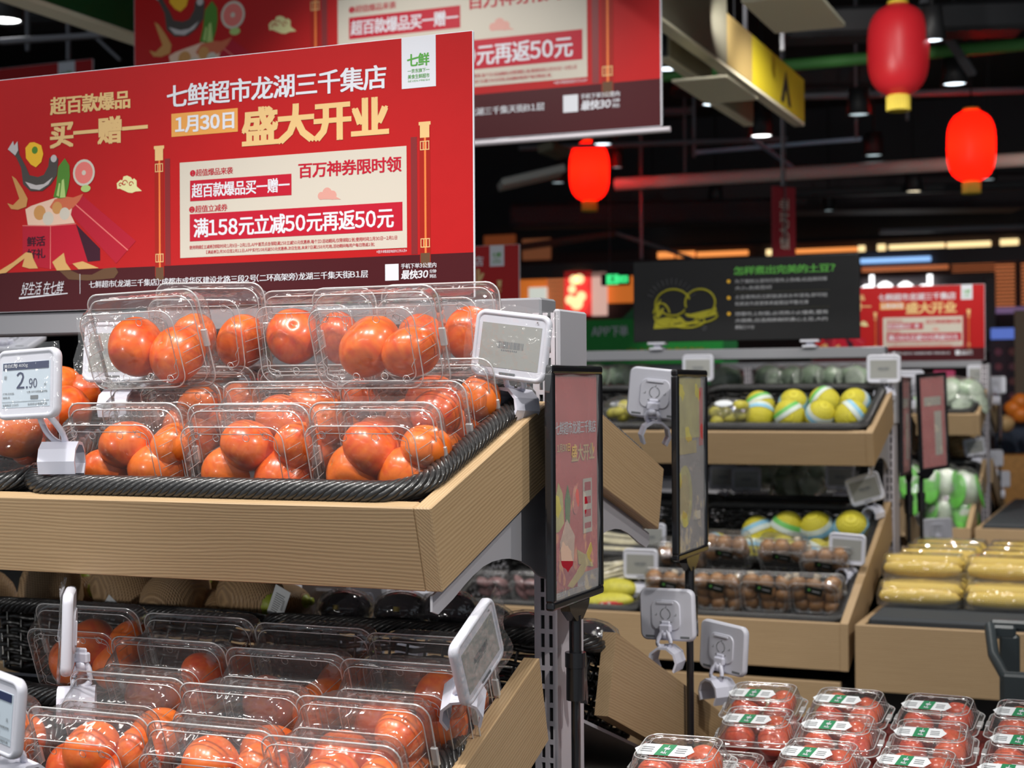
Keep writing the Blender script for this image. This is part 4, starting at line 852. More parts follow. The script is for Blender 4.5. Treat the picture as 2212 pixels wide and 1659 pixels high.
# loose tomatoes and bagged tomatoes at far left
rr_ = random.Random(5)
for px, py, Y, r, lb in ((128, 838, 1.93, .036, 'loose tomato right of the 2.90 tag, upper'), (150, 884, 1.86, .038, 'loose tomato with stem scar below the 2.90 tag edge'), (178, 855, 1.95, .034, 'loose tomato left of the leaning top box'), (108, 912, 1.90, .034, 'loose tomato low behind the 2.90 tag'), (30, 935, 1.80, .042, 'red bagged tomato under the 2.90 tag'), (-12, 930, 1.80, .038, 'bagged tomato cut by the left picture edge'), (60, 965, 1.86, .03, 'small bagged tomato at the neighbouring basket rim'), (-40, 900, 1.9, .036, 'bagged tomato farthest left outside the tag')):
    tomato(tuple(wY(px, py, Y)), r, lb, 'loose tomatoes in the next basket', None, rr_)
b = MB(); c = wY(20, 930, 1.80); b.ell((c.x, c.y, c.z), (.078, .060, .062), 22, 12, f=lambda p: (p[0]+.004*sin(p[2]*160), p[1], p[2]+.003*sin(p[0]*190))); tag(b.build('film_bag', FILM), 'crumpled clear film bag around the tomatoes below the 2.90 tag', 'bag')

# ------------------------------------------------------------------ second display: fruit, mushrooms, bags
FY = net_mat('yellow_foam_net', (.66, .58, .04), (.46, .38, .015), 60, 1.5)
def fruit_tree(band, band2):
    g = root('netted_fruit', 'x', 'fruit', None, 'yellow netted fruits'); MB().ell((0, 0, 0), (.047, .047, .052), 22, 14).build('foam_net', FY, g)
    q = MB(); L = []
    for k in range(7):
        a = R(-12+5*k+14); L.append([(.0485*cos(a)*cos(t), .0485*cos(a)*sin(t), .0535*sin(a)) for t in [2*pi*i/24 for i in range(24)]])
    q.loft(L[:4], cap0=False, cap1=False).build('label_band', band, g); q = MB(); q.loft(L[3:], cap0=False, cap1=False).build('band_stripe', band2, g)
    return g
LW = mat('band_white', (.60, .66, .60), .5); LG = mat('band_green', (.14, .48, .10), .5)
FT = [fruit_tree(LW, LG), fruit_tree(BLUEB, LW), fruit_tree(LW, BLUEB)]; fu = [False]*3; fi = 0
def fruit(px, py, Y, lb, k=None, sc=1.0):
    global fi
    k = fi % 3 if k is None else k; fi += 1; M = T(*wY(px, py, Y)) @ Rz(rr_.uniform(0, 360)) @ Rx(rr_.uniform(20, 60)*rr_.choice((-1, 1))) @ Sc(sc)
    put(FT, fu, k, M, 'yellow netted fruit, '+lb, 'yellow netted fruits')
ON = ['first', 'second', 'third', 'fourth', 'fifth']
for i, px in enumerate((1642, 1714, 1782, 1848)): fruit(px, (878, 874, 868, 872)[i], 4.80, f'upper shelf back row, {ON[i]} from left', (0, 2, 0, 1)[i])
for i, px in enumerate((1640, 1706, 1772, 1838)): fruit(px, 898, 4.70, f'upper shelf front row, {ON[i]} from left', (1, 0, 1, 2)[i])
for i, px in enumerate((1640, 1700, 1766, 1840)): fruit(px, (1155, 1145, 1145, 1142)[i], 4.72, f'lower shelf dim back row, {ON[i]} from left', None, 1.15)
for i, px in enumerate((1545, 1622, 1690, 1760, 1812)): fruit(px, (1185, 1192, 1192, 1200, 1198)[i], 4.56, f'lower shelf behind the mushrooms, {ON[i]} from left', (2, 1, 0, 1, 1)[i])
# bag of yellow lumps with an oval label, upper shelf
YL = mat('yellow_lump', (.46, .40, .04), .5, var=.35)
g = root('yellow_bag', 'clear bag of lumpy yellow roots with white oval label, left of the netted fruits', 'bag', T(*wY(1578, 895, 4.68)))
for k in range(11): MB().ell((0, 0, 0), (.022, .018, .018), 10, 7).build('lump', YL, g, T(rr_.uniform(-.055, .05), rr_.uniform(-.03, .02), rr_.uniform(-.03, .03)))
MB().ell((0, 0, 0), (.078, .055, .052), 16, 10).build('film', FILM, g); MB().ell((0, 0, 0), (.030, .004, .013), 16, 6).build('oval_label', PAPER, g, T(-.01, -.045, .034) @ Rx(-40))
g = root('yellow_bag', 'bag of dark yellow roots left of the white tag back, second shelf', 'bag', T(*wY(1350, 885, 4.68)))
for k in range(9): MB().ell((0, 0, 0), (.024, .02, .018), 10, 7).build('lump', YL, g, T(rr_.uniform(-.06, .055), rr_.uniform(-.03, .02), rr_.uniform(-.025, .02)))
MB().ell((0, 0, 0), (.085, .055, .045), 16, 10).build('film', FILM, g)
# mushroom boxes
MUSH = mat('mushroom_cap', (.30, .145, .055), .35, coat=.3, var=.35); MST = mat('mushroom_stem', (.55, .45, .32), .6)
def mush_tree():
    g = root('brown_mushroom', 'x', 'mushroom'); MB().lathe([(.002, .019), (.010, .018), (.018, .012), (.0225, .002), (.021, -.006), (.013, -.009), (.004, -.009)], 14).build('cap', MUSH, g)
    MB().lathe([(.009, -.008), (.008, -.018), (.010, -.022), (.002, -.023)], 8).build('stem', MST, g); return g
MT = [mush_tree()]; mu = [False]; MPOS = ['top left', 'top middle', 'top right', 'middle left', 'centre', 'middle right', 'bottom left', 'bottom middle', 'bottom right']
BLAB = mat('black_label', (.015, .018, .015), .4)
def mpack(px, py, Y, lb, tilt, sc=.9, n=9, lab=(0, .03)):
    M = T(*wY(px, py, Y)) @ Rx(tilt) @ T(0, 0, 0) @ STAND @ T(0, 0, -PT/2) @ Sc(sc)
    o = clone(PS[0], M, 'clear box of brown mushrooms, '+lb, 'clear boxes of brown mushrooms')
    q = MB().bbox(-.028, -.014, 0, .028, .014, .001, .0003).build('label', BLAB, o, T(lab[0], lab[1], PT+.0002) @ Rz(-12)); MB().prism(CI(-.014, .002, .004, 10), .001, .0012).build('green_dot', LG, q); MB().box(-.004, -.002, .001, .020, .001, .0012).build('print_line', CH2, q)
    for k in range(n):
        x, y = -.052+.052*(k % 3)+rr_.uniform(-.006, .006), .036-.036*(k//3)+rr_.uniform(-.004, .004)
        put(MT, mu, 0, M @ T(x, y, PT*.60+rr_.uniform(-.008, .004)) @ Euler((rr_.uniform(-.9, .9), rr_.uniform(-.9, .9), 0)).to_matrix().to_4x4() @ Sc(1.32), f'{MPOS[k]} mushroom in box {lb}', 'brown mushrooms in the boxes')
for i, (px, py) in enumerate(((1452, 1272), (1553, 1276), (1657, 1280), (1764, 1284))): mpack(px, py, 4.30, f'front row, {ON[i]} from left', 18)
for i, (px, py) in enumerate(((1475, 1205), (1572, 1190), (1695, 1198), (1785, 1215))): mpack(px, py, 4.44, f'upper row, {ON[i]} from left', 42, .9, 6)
# pale bundles, yellow bags
ENO = mat('pale_mushroom_bundle', (.62, .56, .38), .5, var=.25, bump=(60, .8)); YB_ = mat('yellow_net_bag', (.55, .50, .06), .5, var=.3, bump=(90, .6))
for i, (px, py, Y, ry) in enumerate(((1330, 1165, 4.62, 8), (1320, 1195, 4.54, 3), (1330, 1222, 4.47, -8), (1300, 1245, 4.42, -16))):
    g = root('pale_bundle', f'pale wrapped mushroom bundle, {ON[i]} from the top, right of the near poster', 'mushroom bundle', T(*wY(px, py, Y)) @ Ry(ry), 'pale wrapped mushroom bundles')
    for k in range(7): MB().ell((0, 0, 0), (.085, .007, .007), 8, 6).build('stem', ENO, g, T(0, rr_.uniform(-.02, .02), rr_.uniform(-.016, .016)) @ Ry(rr_.uniform(-6, 6)))
    MB().ell((0, 0, 0), (.098, .034, .027), 14, 8).build('film', FILM, g)
g = root('yellow_net_bag', 'yellow green netted bag above the red labelled one', 'bag', T(*wY(1335, 1272, 4.30))); MB().ell((0, 0, 0), (.062, .04, .032), 18, 10).build('bag', YB_, g); MB().ell((0, 0, 0), (.03, .03, .02), 14, 8).build('clear_neck', FILM, g, T(-.075, 0, .0))
g = root('red_label_bag', 'yellow bag with red curved label and cream dots, lowest at the shelf edge', 'bag', T(*wY(1310, 1300, 4.24)) @ Ry(-6)); MB().ell((0, 0, 0), (.085, .04, .026), 18, 10).build('bag', YB_, g)
MB().ell((0, 0, 0), (.066, .041, .021), 18, 10).build('red_label', mat('bag_red', (.50, .02, .02), .4), g, T(.008, -.002, -.004)); [MB().ell((0, 0, 0), (.005, .002, .005), 10, 6).build('label_dot', CREAM, g, T(x, -.041, -.002)) for x in (-.022, .0, .022)]
# small sweet potatoes seen through the bracket arch
SP = mat('sweet_potato_skin', (.26, .13, .13), .6, var=.3)
def spt():
    g = root('sweet_potato', 'x', 'sweet potato'); MB().lathe([(.002, -.042), (.010, -.034), (.017, -.014), (.019, .006), (.014, .026), (.006, .040), (.001, .046)], 12, f_ if False else None).build('skin', SP, g); return g
ST = [spt()]; su = [False]; CP = ['lower left', 'lower middle', 'lower right', 'upper left', 'upper middle', 'upper right']
for i, (px, py, Y) in enumerate(((880, 1262, 4.34), (980, 1264, 4.34), (1062, 1266, 4.34), (1145, 1268, 4.34), (1228, 1270, 4.34))):
    M = T(*wY(px, py, Y)) @ Rx(24) @ STAND @ T(0, 0, -PT/2) @ Sc(.66, .72, .9)
    lb = f'{ON[i]} from left on the second lower shelf'
    clone(PS[0], M, 'clear box of small sweet potatoes, '+lb, 'clear boxes of sweet potatoes')
    for k in range(6):
        put(ST, su, 0, M @ T(-.05+.05*(k % 3), -.03+.045*(k//3), PT*.5) @ Euler((rr_.uniform(-.5, .5), 1.57+rr_.uniform(-.7, .7), rr_.uniform(-.9, .9))).to_matrix().to_4x4(), f'{CP[k]} sweet potato in box {ON[i]} from left', 'small sweet potatoes in boxes')
# corn
CORN = net_mat('corn_kernels', (.92, .66, .13), (.62, .38, .04), 60, .5)
def corn_tree():
    g = root('corn_pack', 'x', 'corn', None, 'film wrapped corn packs')
    for y, z, x in ((-.042, .024, 0), (0, .024, .004), (.042, .024, -.003), (-.022, .040, .006), (.022, .041, -.004)): MB().lathe([(.004, -.108), (.015, -.102), (.021, -.066), (.0235, 0), (.021, .066), (.013, .102), (.003, .112)], 16, Ry(90)).build('corn_ear', CORN, g, T(x, y, z))
    MB().loft([z3(rr(.228, .130, .02, 5), 0), z3(rr(.232, .136, .022, 5), .030), z3(rr(.215, .098, .02, 5), .064)], sm=True).build('film', CLEAR, g)
    MB().loft([z3(rr(.214, .126, .012, 4), -.004), z3(rr(.222, .130, .012, 4), .010)], cap1=False, sm=False).build('tray', CLEAR, g); return g
CT = [corn_tree()]; cu = [False]; CR = ['front', 'second', 'third', 'fourth', 'rear']
for sx, sn in ((0, 'left'), (1, 'middle'), (2, 'right')):
    for r, (y, lay) in enumerate(((4.44, 1), (4.57, 2), (4.74, 2), (4.88, 2), (5.02, 2))):
        for k in range(lay):
            x = -.612+.236*sx+.02*(r > 1)-.01*k
            put(CT, cu, 0, T(x, y+.012*k, .806+.062*k) @ Rz(rr_.uniform(-4, 4)), f'wrapped corn pack, {sn} stack, {CR[r]} row, {["bottom","middle","top"][k] if lay == 3 else ["bottom","top"][k]} layer', 'film wrapped corn packs')
# cabbages and bagged greens
CAB = mat('cabbage_leaf', (.42, .55, .38), .45, var=.5, bump=(35, .9)); CABW = mat('pale_greens', (.50, .58, .46), .45, var=.4, bump=(40, .8)); BRG = mat('bright_leaf', (.12, .46, .06), .5, var=.4)
def cab_tree(m1, m2, nm, tall=1):
    g = root(nm, 'x', 'cabbage' if nm == 'wrapped_cabbage' else 'greens'); MB().ell((0, 0, 0), (.05, .05, .042*tall), 16, 12, f=lambda p: (p[0]*(1+.10*sin(p[2]*120+p[1]*60)), p[1]*(1+.10*sin(p[0]*130)), p[2]*(1+.08*sin(p[0]*110)))).build('head', m1, g)
    for a in (0, 2.1, 4.2): MB().ell((0, 0, 0), (.036, .006, .04*tall), 12, 8).build('outer_leaf', m2, g, Mx.Rotation(a, 4, 'Z') @ T(0, -.047, -.004) @ Rx(-14))
    MB().ell((0, 0, 0), (.064, .062, .052*tall), 14, 9).build('film', FILM, g); return g
CB = [cab_tree(CAB, CABW, 'wrapped_cabbage'), cab_tree(CABW, BRG, 'bagged_greens', 1.5)]; cbu = [False]*2
def cab(px, py, Y, k, lb, sc=1): put(CB, cbu, k, T(*wY(px, py, Y)) @ Rz(rr_.uniform(0, 360)) @ Sc(sc), lb, 'wrapped greens and cabbages')
for i, px in enumerate((1285, 1340, 1385)): cab(px, 815, 5.30, 0, f'small green head left of the farther poster, {ON[i]} from left')
for i, px in enumerate((1570, 1665, 1710, 1755, 1800, 1845)): cab(px, 818-2*(i % 2), 5.32, 0, f'wrapped cabbage behind the netted fruits, {(ON+["sixth"])[i]} from left')
for i, (px, py) in enumerate(((1655, 1020), (1700, 1045), (1745, 1040), (1690, 1005), (1760, 1012))): cab(px, py, 5.62, 0, f'wrapped cabbage in the dark gap below the upper shelf, {ON[i]} one', 1.15)
for i, (px, py) in enumerate(((1985, 868), (2035, 862), (2075, 866), (2098, 868), (2060, 842), (2090, 845))): cab(px, py, 7.72, 0, f'cabbage on the farthest upper shelf, {(ON+["sixth"])[i]} from left', 1.35)
for i, (px, py) in enumerate(((1960, 1040), (2010, 1045), (2045, 1050), (2085, 1058), (2040, 1105), (2075, 1110), (1975, 1075))): cab(px, py, 7.4, 1, f'bag of leafy greens on the farthest lower shelf, {(ON+["sixth","seventh"])[i]} one', 1.4)
# potatoes and onions on the farthest back tier, orange goods at the right edge
TAN = mat('tan_root', (.50, .32, .14), .6, var=.3); ORA = mat('orange_skin', (.75, .20, .02), .45, var=.2); ORB = mat('orange_brown_goods', (.42, .20, .05), .6, var=.4)
def blob(nm, m, lb, cat, M, g, r=(.05, .045, .04)): o = MB().ell((0, 0, 0), r, 12, 8, f=lambda p: (p[0]*(1+.07*sin(p[2]*90)), p[1], p[2])).build(nm, m, None, M); tag(o, lb, cat, g)
k = 0
for px, py in ((1990, 960), (2010, 948), (2028, 956), (2046, 940), (2062, 958), (2080, 952), (2098, 962), (2035, 972), (2070, 975)):
    blob('tan_potato', TAN, f'tan potato in the farthest back basket, {["first","second","third","fourth","fifth","sixth","seventh","eighth","ninth"][k]} from left', 'potato', T(*wY(px, py, 8.5)) @ Rz(k*40), 'tan potatoes on the farthest shelf'); k += 1
# ------------------------------------------------------------------ lanterns
def lantern_mat(name, c, e, ec, tl=0):
    m, t, b = nt(name); N = t.nodes.new; L = t.links.new; b.inputs['Base Color'].default_value = (*c, 1); b.inputs['Roughness'].default_value = .4
    b.inputs['Emission Color'].default_value = (*ec, 1); b.inputs['Emission Strength'].default_value = e
    if tl:
        q = N('ShaderNodeBsdfTranslucent'); q.inputs[0].default_value = (*c, 1); x = N('ShaderNodeMixShader'); x.inputs[0].default_value = tl; L(b.outputs[0], x.inputs[1]); L(q.outputs[0], x.inputs[2]); L(x.outputs[0], t.nodes['Material Output'].inputs[0])
    return m
LAN0 = lantern_mat('lantern_cloth_faint_glow', (.60, .02, .03), .17, (.8, .02, .03)); LAN1 = lantern_mat('lantern_cloth_lit', (.9, .03, .012), .9, (1, .018, .006), .55)  # the unlit cloth also gets a faint glow to lighten it
LYEL = mat('lantern_fringe', (.85, .66, .06), .6); GLOW = mat('lamp_glow', (1, .95, .85), .5, emit=12)
def lantern(p, r, m, lab_, ztop=4.6, e=0):
    if e:
        l = bpy.data.lights.new('lantern_bulb', 'POINT'); l.energy = e; l.shadow_soft_size = .035; l.color = (1, .16, .07); o = bpy.data.objects.new('lantern_bulb', l); COL.objects.link(o); o.location = p
    g = root('red_lantern', lab_, 'lantern', T(*p), 'red paper lanterns'); b = MB(); h = r*1.52; L = []
    for k in range(45):
        u = -1+2*k/44; e = (1-abs(u)**3.2)**(1/2.4) if abs(u) < 1 else 0; L.append((max(r*.36, r*e)*(1+.020*(k % 2)), h*u))
    b.lathe(L, 36).build('paper_body', m, g)
    MB().lathe([(r*.34, h), (r*.36, h+r*.05), (r*.34, h+r*.12)], 20).build('top_ring', LYEL, g)
    MB().lathe([(r*.36, -h-r*.06), (r*.36, -h)], 20).build('bottom_ring', LYEL, g)
    b = MB()
    for i in range(26):
        a = 2*pi*i/26; b.bbox(r*.36*cos(a)-.006, r*.36*sin(a)-.006, -h-r*.52, r*.36*cos(a)+.006, r*.36*sin(a)+.006, -h-r*.04, .001)
    b.build('fringe', LYEL, g)['kind'] = 'stuff'
    MB().cyl(0, 0, h+r*.12, ztop-p[2], .006, 6).build('hanging_cord', DARK, g); return g
lantern(wD(1940, 108, 7.6), .148, LAN0, 'largest red lantern, unlit with a white sheen, top right')
lantern(wD(2098, 316, 9.9), .150, LAN1, 'bright glowing red lantern at the right picture edge', e=8)
lantern(wD(1273, 370, 11.6), .148, LAN1, 'bright glowing red lantern hanging left, beyond the big banner', e=8)
lantern(wD(2252, 60, 8.4), .15, LAN0, 'lantern just cut off by the upper right edge') if False else None
# ------------------------------------------------------------------ ceiling lamps
CANM = mat('lamp_can', (.02, .02, .022), .5)
def lampcan(px, py, z, s, em, lb):
    d = ray(px, py); t = (z-1.42)/d.z; p = V((0, 0, 1.42))+d*t
    g = root('ceiling_spotlight', lb, 'spotlight', T(*p), 'ceiling spotlights')
    MB().lathe([(.02, .17), (.05*s, .165), (.055*s, .10), (.066*s, .0), (.060*s, -.004), (.054*s, .012), (.045*s, .05), (.0, .05)], 20).build('can', CANM, g)
    MB().lathe([(.0, .006), (.052*s, .006), (.054*s, .010), (.0, .012)], 18).build('lens', em, g); MB().cyl(0, 0, .165, 4.6-p.z, .009, 6).build('stem', DARK, g)
GL = [mat('spot_lens_%s' % n, c, .4, emit=e) for n, c, e in (('cool', (.80, .92, 1), 3.5), ('white', (1, 1, 1), 7), ('warm', (1, .86, .60), 3), ('violet', (.75, .55, 1), 2.0), ('dim', (.7, .85, .9), 1.0))]
LL = [(8, 45, 1.2, 1, 'at the upper left corner'), (1540, 226, 1, 0, 'below the long hanging box'), (1645, 294, 1.1, 1, 'bright one at the end of the hanging box'), (2062, 182, 1, 0, 'between the two right lanterns, upper'), (1302, 312, 1, 0, 'touching the left lantern'), (1440, 150, 1, 0, 'beside the edge of the large banner'), (2014, 88, .8, 0, 'right of the largest lantern'), (1855, 248, 1, 4, 'dim one below left of the large lantern'), (1887, 336, 1, 4, 'dim one in the centre right'), (1546, 438, 1, 2, 'warm one under the long pale duct, left'), (1973, 414, 1.1, 2, 'warm one under the long pale duct, right'), (1790, 455, .9, 4, 'dim one above the chalkboard'), (2135, 388, .9, 4, 'right of the glowing lantern'), (1410, 474, .9, 4, 'dim one right of the left lantern fringe'), (1333, 362, .7, 4, 'dim one right of the left lantern'), (1205, 395, .9, 4, 'dim one left of the left lantern'), (1180, 526, 1.2, 4, 'small one low beyond the big sign'), (1258, 518, 1.4, 3, 'violet one low at left'), (1333, 543, 1.2, 3, 'violet one lowest at left'), (1398, 547, 1.2, 4, 'small grey one above the arched sign'), (1955, 478, 1.3, 2, 'warm low one at right'), (1085, 300, 1, 4, 'dim one just right of the big sign')]
for i, (x, y, s_, e, lb) in enumerate(LL): lampcan(x, y, 3.12 if y < 470 else 3.4, s_*(1.2 if y < 470 else 1.5), GL[e], 'ceiling spotlight '+lb)
# ------------------------------------------------------------------ pipes, ducts, trays, hanging light boxes
def bar(name, lb, cat, a, b_, w, h, m, grp='ceiling pipes and ducts'):
    a, b_ = V(a), V(b_); L = (b_-a).length; q = (b_-a).to_track_quat('X', 'Z').to_matrix().to_4x4()
    o = MB().bbox(0, -w/2, -h/2, L, w/2, h/2, min(w, h)*.15).build(name, m, None, T(*a) @ q); return tag(o, lb, cat, grp)
def pipe(name, lb, a, b_, r, m): o = MB().tube([a, b_], r, 10).build(name, m); return tag(o, lb, 'pipe', 'ceiling pipes and ducts')
DUCT = mat('dark_duct', (.020, .021, .024), .55, .2); DUCT2 = mat('grey_duct', (.17, .17, .19), .45, .2); PALEP = mat('pale_duct', (.78, .74, .66), .5); GPIPE = mat('green_pipe', (.12, .42, .10), .5); BPIPE = mat('blue_grey_tray', (.34, .44, .60), .35, .1)
def wZ(px, py, z): d = ray(px, py); return V((0, 0, 1.42))+d*((z-1.42)/d.z)
q = wD(1657, 145, 9); pipe('green_pipe', 'green pipe crossing behind the largest lantern', (q.x-3.2, q.y, q.z), (q.x+5, q.y, q.z), .035, GPIPE)
q = wD(1330, 398, 12); pipe('pale_duct', 'long pale duct under the ceiling, above the chalkboard sign', (q.x, q.y, q.z), (q.x+7, q.y, q.z), .050, PALEP)
q = wD(1180, 330, 9); bar('ceiling_baffle', 'tan hanging panel left of the left lantern, upper', 'panel', q, (q.x+.10, q.y, q.z+.02), .3, .05, mat('tan_panel', (.16, .14, .09), .6))
q = wD(1080, 400, 10); bar('ceiling_baffle', 'grey tan bent panel left of the left lantern, lower', 'panel', q, (q.x+.36, q.y+.2, q.z+.10), .3, .05, PALEP)
for i, (x0, y0, x1, y1, d, m, w) in enumerate(((1120, 320, 1700, 300, 11, DUCT2, .05), (1500, 330, 1860, 300, 13, BPIPE, .05), (1625, 300, 1710, 360, 10, BPIPE, .03), (1690, 60, 2212, 40, 8, DUCT, .25), (1450, 170, 1900, 165, 12, DUCT, .4), (1700, 210, 2212, 195, 10, DUCT2, .06), (1900, 500, 2212, 490, 15, DUCT2, .08), (1100, 470, 1700, 455, 14, mat('mauve_beam', (.05, .035, .04), .7), .35), (1300, 430, 2212, 415, 15.5, mat('mauve_beam_far', (.045, .032, .036), .7), .6), (0, 90, 300, 70, 7, DUCT2, .04), (0, 30, 300, 15, 9, DUCT, .3), (120, 0, 260, 130, 8, DUCT2, .03), (1995, 0, 2100, 160, 8, DUCT2, .05), (1100, 90, 1460, 80, 10, DUCT, .4), (1250, 250, 1500, 240, 14, DUCT2, .12), (1700, 420, 2212, 400, 13.5, DUCT, .12), (1080, 540, 1330, 505, 14, mat('brown_beam', (.10, .05, .04), .7), .10), (1320, 500, 1500, 560, 14, DUCT2, .05))):
    bar('ceiling_duct', f'dark {"duct" if w > .2 else "service pipe"} under the black ceiling, {["upper middle","bluish one","short bluish diagonal","topmost right","broad middle","thin right","far low right","mauve left beam","broad mauve beam","thin upper left","broad upper left","diagonal upper left","diagonal upper right","beside the large banner","short pale behind lamps","low right","brown low left","diagonal low left"][i]}', 'duct', wD(x0, y0, d), wD(x1, y1, d*(1.06 if i in (2, 12) else 1)), w, w*.6, m)
for i, (px, pyt, pyb, d) in enumerate(((1386, 490, 560, 12), (1500, 170, 340, 11), (1850, 240, 300, 11), (1690, 30, 110, 7), (1610, 30, 90, 7), (1960, 140, 260, 12), (1480, 300, 400, 13), (148, 20, 130, 8), (60, 0, 110, 8))):
    a = wD(px, pyb, d); bar('hanging_rod', f'thin dark rod hanging from the ceiling, {["right of the left lantern","upper middle","below the large lantern","top right of the hanging box","top middle","right of the large lantern","centre","upper left","far upper left"][i]}', 'rod', a, (a.x, a.y, 4.6), .02, .02, DUCT2)
BOXC = mat('cream_light_box', (.86, .80, .60), .5); BOXB = mat('brown_gold_box_side', (.38, .27, .10), .5); BOXY = mat('yellow_sign', (.60, .48, .02), .5)
g = root('hanging_light_box', 'long hanging box with cream underside and gold brown side, upper centre', 'light box', T(*wZ(1433, 47, 2.75)))
p0 = wZ(1433, 47, 2.75); p1 = wZ(1715, 274, 2.75); Lb = p1.y-p0.y
MB().bbox(-.055, -1.6, 0, 0, Lb, .018, .003).build('underside', BOXC, g); MB().box(-.012, -1.6, .018, 0, Lb-1.1, .235).build('side_panel', BOXB, g); MB().box(-.012, Lb-1.1, .018, 0, Lb, .235).build('end_panel', BOXY, g); MB().box(-.012, -1.6, .018, .0005, .9, .30).build('front_panel', mat('olive_grey_panel', (.16, .15, .11), .55), g)
MB().box(-.055, -1.6, .018, -.045, Lb, .22).build('far_side', BOXB, g)
def flip(v): return v
q = MB(); q.prism([(.05, 0), (.12, .16), (.19, 0), (.15, 0), (.12, .08), (.09, 0)], 0, .002, T(.0005, Lb-.62, .04) @ Mx(((0, 0, 1, 0), (1, 0, 0, 0), (0, 1, 0, 0), (0, 0, 0, 1))) @ Sc(1.6, 1, 1)); q.build('black_mark', DARK, g)
for i, (x0, y0, x1, y1) in enumerate(((1447, 128, 1530, 190), (1555, 225, 1630, 272))):
    a = wZ(x0, y0, 2.72); b2 = wZ(x1, y1, 2.72); g = root('hanging_light_box', f'short cream hanging box under the long one, {["nearer","farther"][i]}', 'light box', T(*a))
    MB().bbox(-.05, 0, 0, 0, b2.y-a.y, .015, .003).build('underside', BOXC, g); MB().box(-.01, 0, .015, 0, b2.y-a.y, .16).build('side_panel', mat('olive_cream_side', (.40, .36, .24), .5), g)
a = wZ(1450, 178, 2.6); tag(MB().bbox(0, 0, 0, .22, .5, .012, .003).build('cream_plate', BOXC, None, T(*a)), 'small cream plate hanging beside the large banner corner', 'panel')
a = wD(1600, 6, 5.2); tag(MB().bbox(0, 0, 0, .26, .5, .02, .003).build('cream_plate', BOXC, None, T(*a)), 'cream ceiling plate cut off by the top picture edge', 'panel')
g = root('hanging_light_box', 'cream edged green hanging box at the upper left corner', 'light box', T(*wZ(60, 0, 2.75))); p0 = wZ(60, 0, 2.75); p1 = wZ(292, 97, 2.75)
Lb = p1.y-p0.y; MB().bbox(-.10, -1, 0, 0, Lb+1.5, .018, .003).build('underside', BOXC, g); MB().box(-.012, -1, .018, 0, Lb+1.5, .40).build('side_panel', mat('green_fascia', (.012, .08, .02), .5), g)
g = root('hanging_pennant', 'narrow red hanging pennant with cream writing, above the chalkboard', 'pennant', T(*wD(1668, 560, 9)) @ Rz(50))
hh = (560-402)/3311*9; MB().bbox(0, -.006, 0, .17, .006, hh, .002).build('board', mat('pennant_red', (.30, .02, .03), .5), g); o = text('盛大开业', 0, 0, .30, .07, CREAM, g, .0, .02); o.matrix_basis = T(.12, -.0075, .06) @ Rx(90) @ Rz(90)
a = wD(1690, 402, 9); bar('hanging_rod', 'rod holding the narrow red pennant', 'rod', a, (a.x, a.y, 4.6), .015, .015, DUCT2)
# ------------------------------------------------------------------ far storefront beyond the market
BK = 17.44
def fpl(name, lb, cat, x0, y0, x1, y1, m, Y=BK, th=.04):
    a = wY(x0, y1, Y); b_ = wY(x1, y0, Y); o = MB().bbox(a.x, Y, a.z, b_.x, Y+th, b_.z, .005).build(name, m); return tag(o, lb, cat) if cat else tag(o, kind='structure')
OG = mat('orange_wall_glow', (.80, .20, .03), .6, emit=.55); OG2 = mat('dim_orange_wall_glow', (.30, .07, .02), .6, emit=.35); OSL = mat('orange_slat_glow', (.72, .24, .09), .6, emit=.55); WARM = mat('warm_light_strip', (1, .74, .36), .5, emit=1.3); OSTR = mat('orange_light_strip', (1, .33, .08), .5, emit=1.0)  # walls and slats glow themselves in place of the light falling on them
GRY = mat('grey_mall_wall', (.10, .08, .085), .6, emit=0); WHT = mat('lit_letter', (1, 1, 1), .5, emit=2.6); BLU = mat('blue_light_strip', (.30, .55, 1), .5, emit=1.1); VIO = mat('violet_beam', (.30, .18, .36), .5, emit=.4)  # the beam's violet light is put in as a glow
fpl('wall_back_panel', '', None, 1000, 500, 2260, 1000, mat('far_wall_brown', (.05, .03, .03), .8), BK+.03)
fpl('lit_wall_panel', 'dim orange lit panel above the small red sign at left', 'wall panel', 1045, 506, 1112, 532, OG2)
fpl('lit_wall_panel', 'brown orange lit panel right of the small red sign top', 'wall panel', 1128, 514, 1188, 562, mat('brown_orange_glow', (.36, .12, .05), .6, emit=.3))  # panel's orange light is a glow in its material
fpl('lit_wall_panel', 'orange lit storefront panel left of the white notice', 'wall panel', 1118, 588, 1180, 770, OG)
fpl('wall_notice', 'white lit notice on the orange storefront', 'notice', 1142, 620, 1180, 700, mat('lit_notice', (.9, .95, .85), .5, emit=.6), BK-.05)
fpl('backlit_poster', 'backlit red poster with cream picture, left of the exit sign', 'poster', 1219, 584, 1278, 682, mat('backlit_red', (.95, .05, .05), .5, emit=.65), BK-.1)
fpl('backlit_poster_strip', 'pale strip beside the backlit red poster', 'poster', 1278, 586, 1310, 682, mat('backlit_pale', (1, .62, .52), .5, emit=.6), BK-.1)
for i, (x, y, r) in enumerate(((1240, 605, .06), (1252, 603, .06), (1236, 625, .05), (1256, 640, .06), (1246, 655, .08), (1232, 648, .06))):
    p = wY(x, y, BK-.14); tag(MB().prism(CI(0, 0, r, 12), 0, .01, T(*p) @ UPR).build('poster_patch', WARM), f'cream round patch on the backlit red poster, {["upper left","upper right","yellow","middle right","lower","lower left"][i]}', 'poster print')
fpl('lit_wall_panel', 'bright orange storefront right of the exit sign', 'wall panel', 1310, 575, 1372, 655, OG)
g = root('exit_sign', 'green lit running man exit sign with dark left end', 'exit sign', T(*wY(1298, 617, 12)) @ UPR); MB().bbox(0, 0, -.05, .24, .095, 0, .004).build('housing', DARK, g)
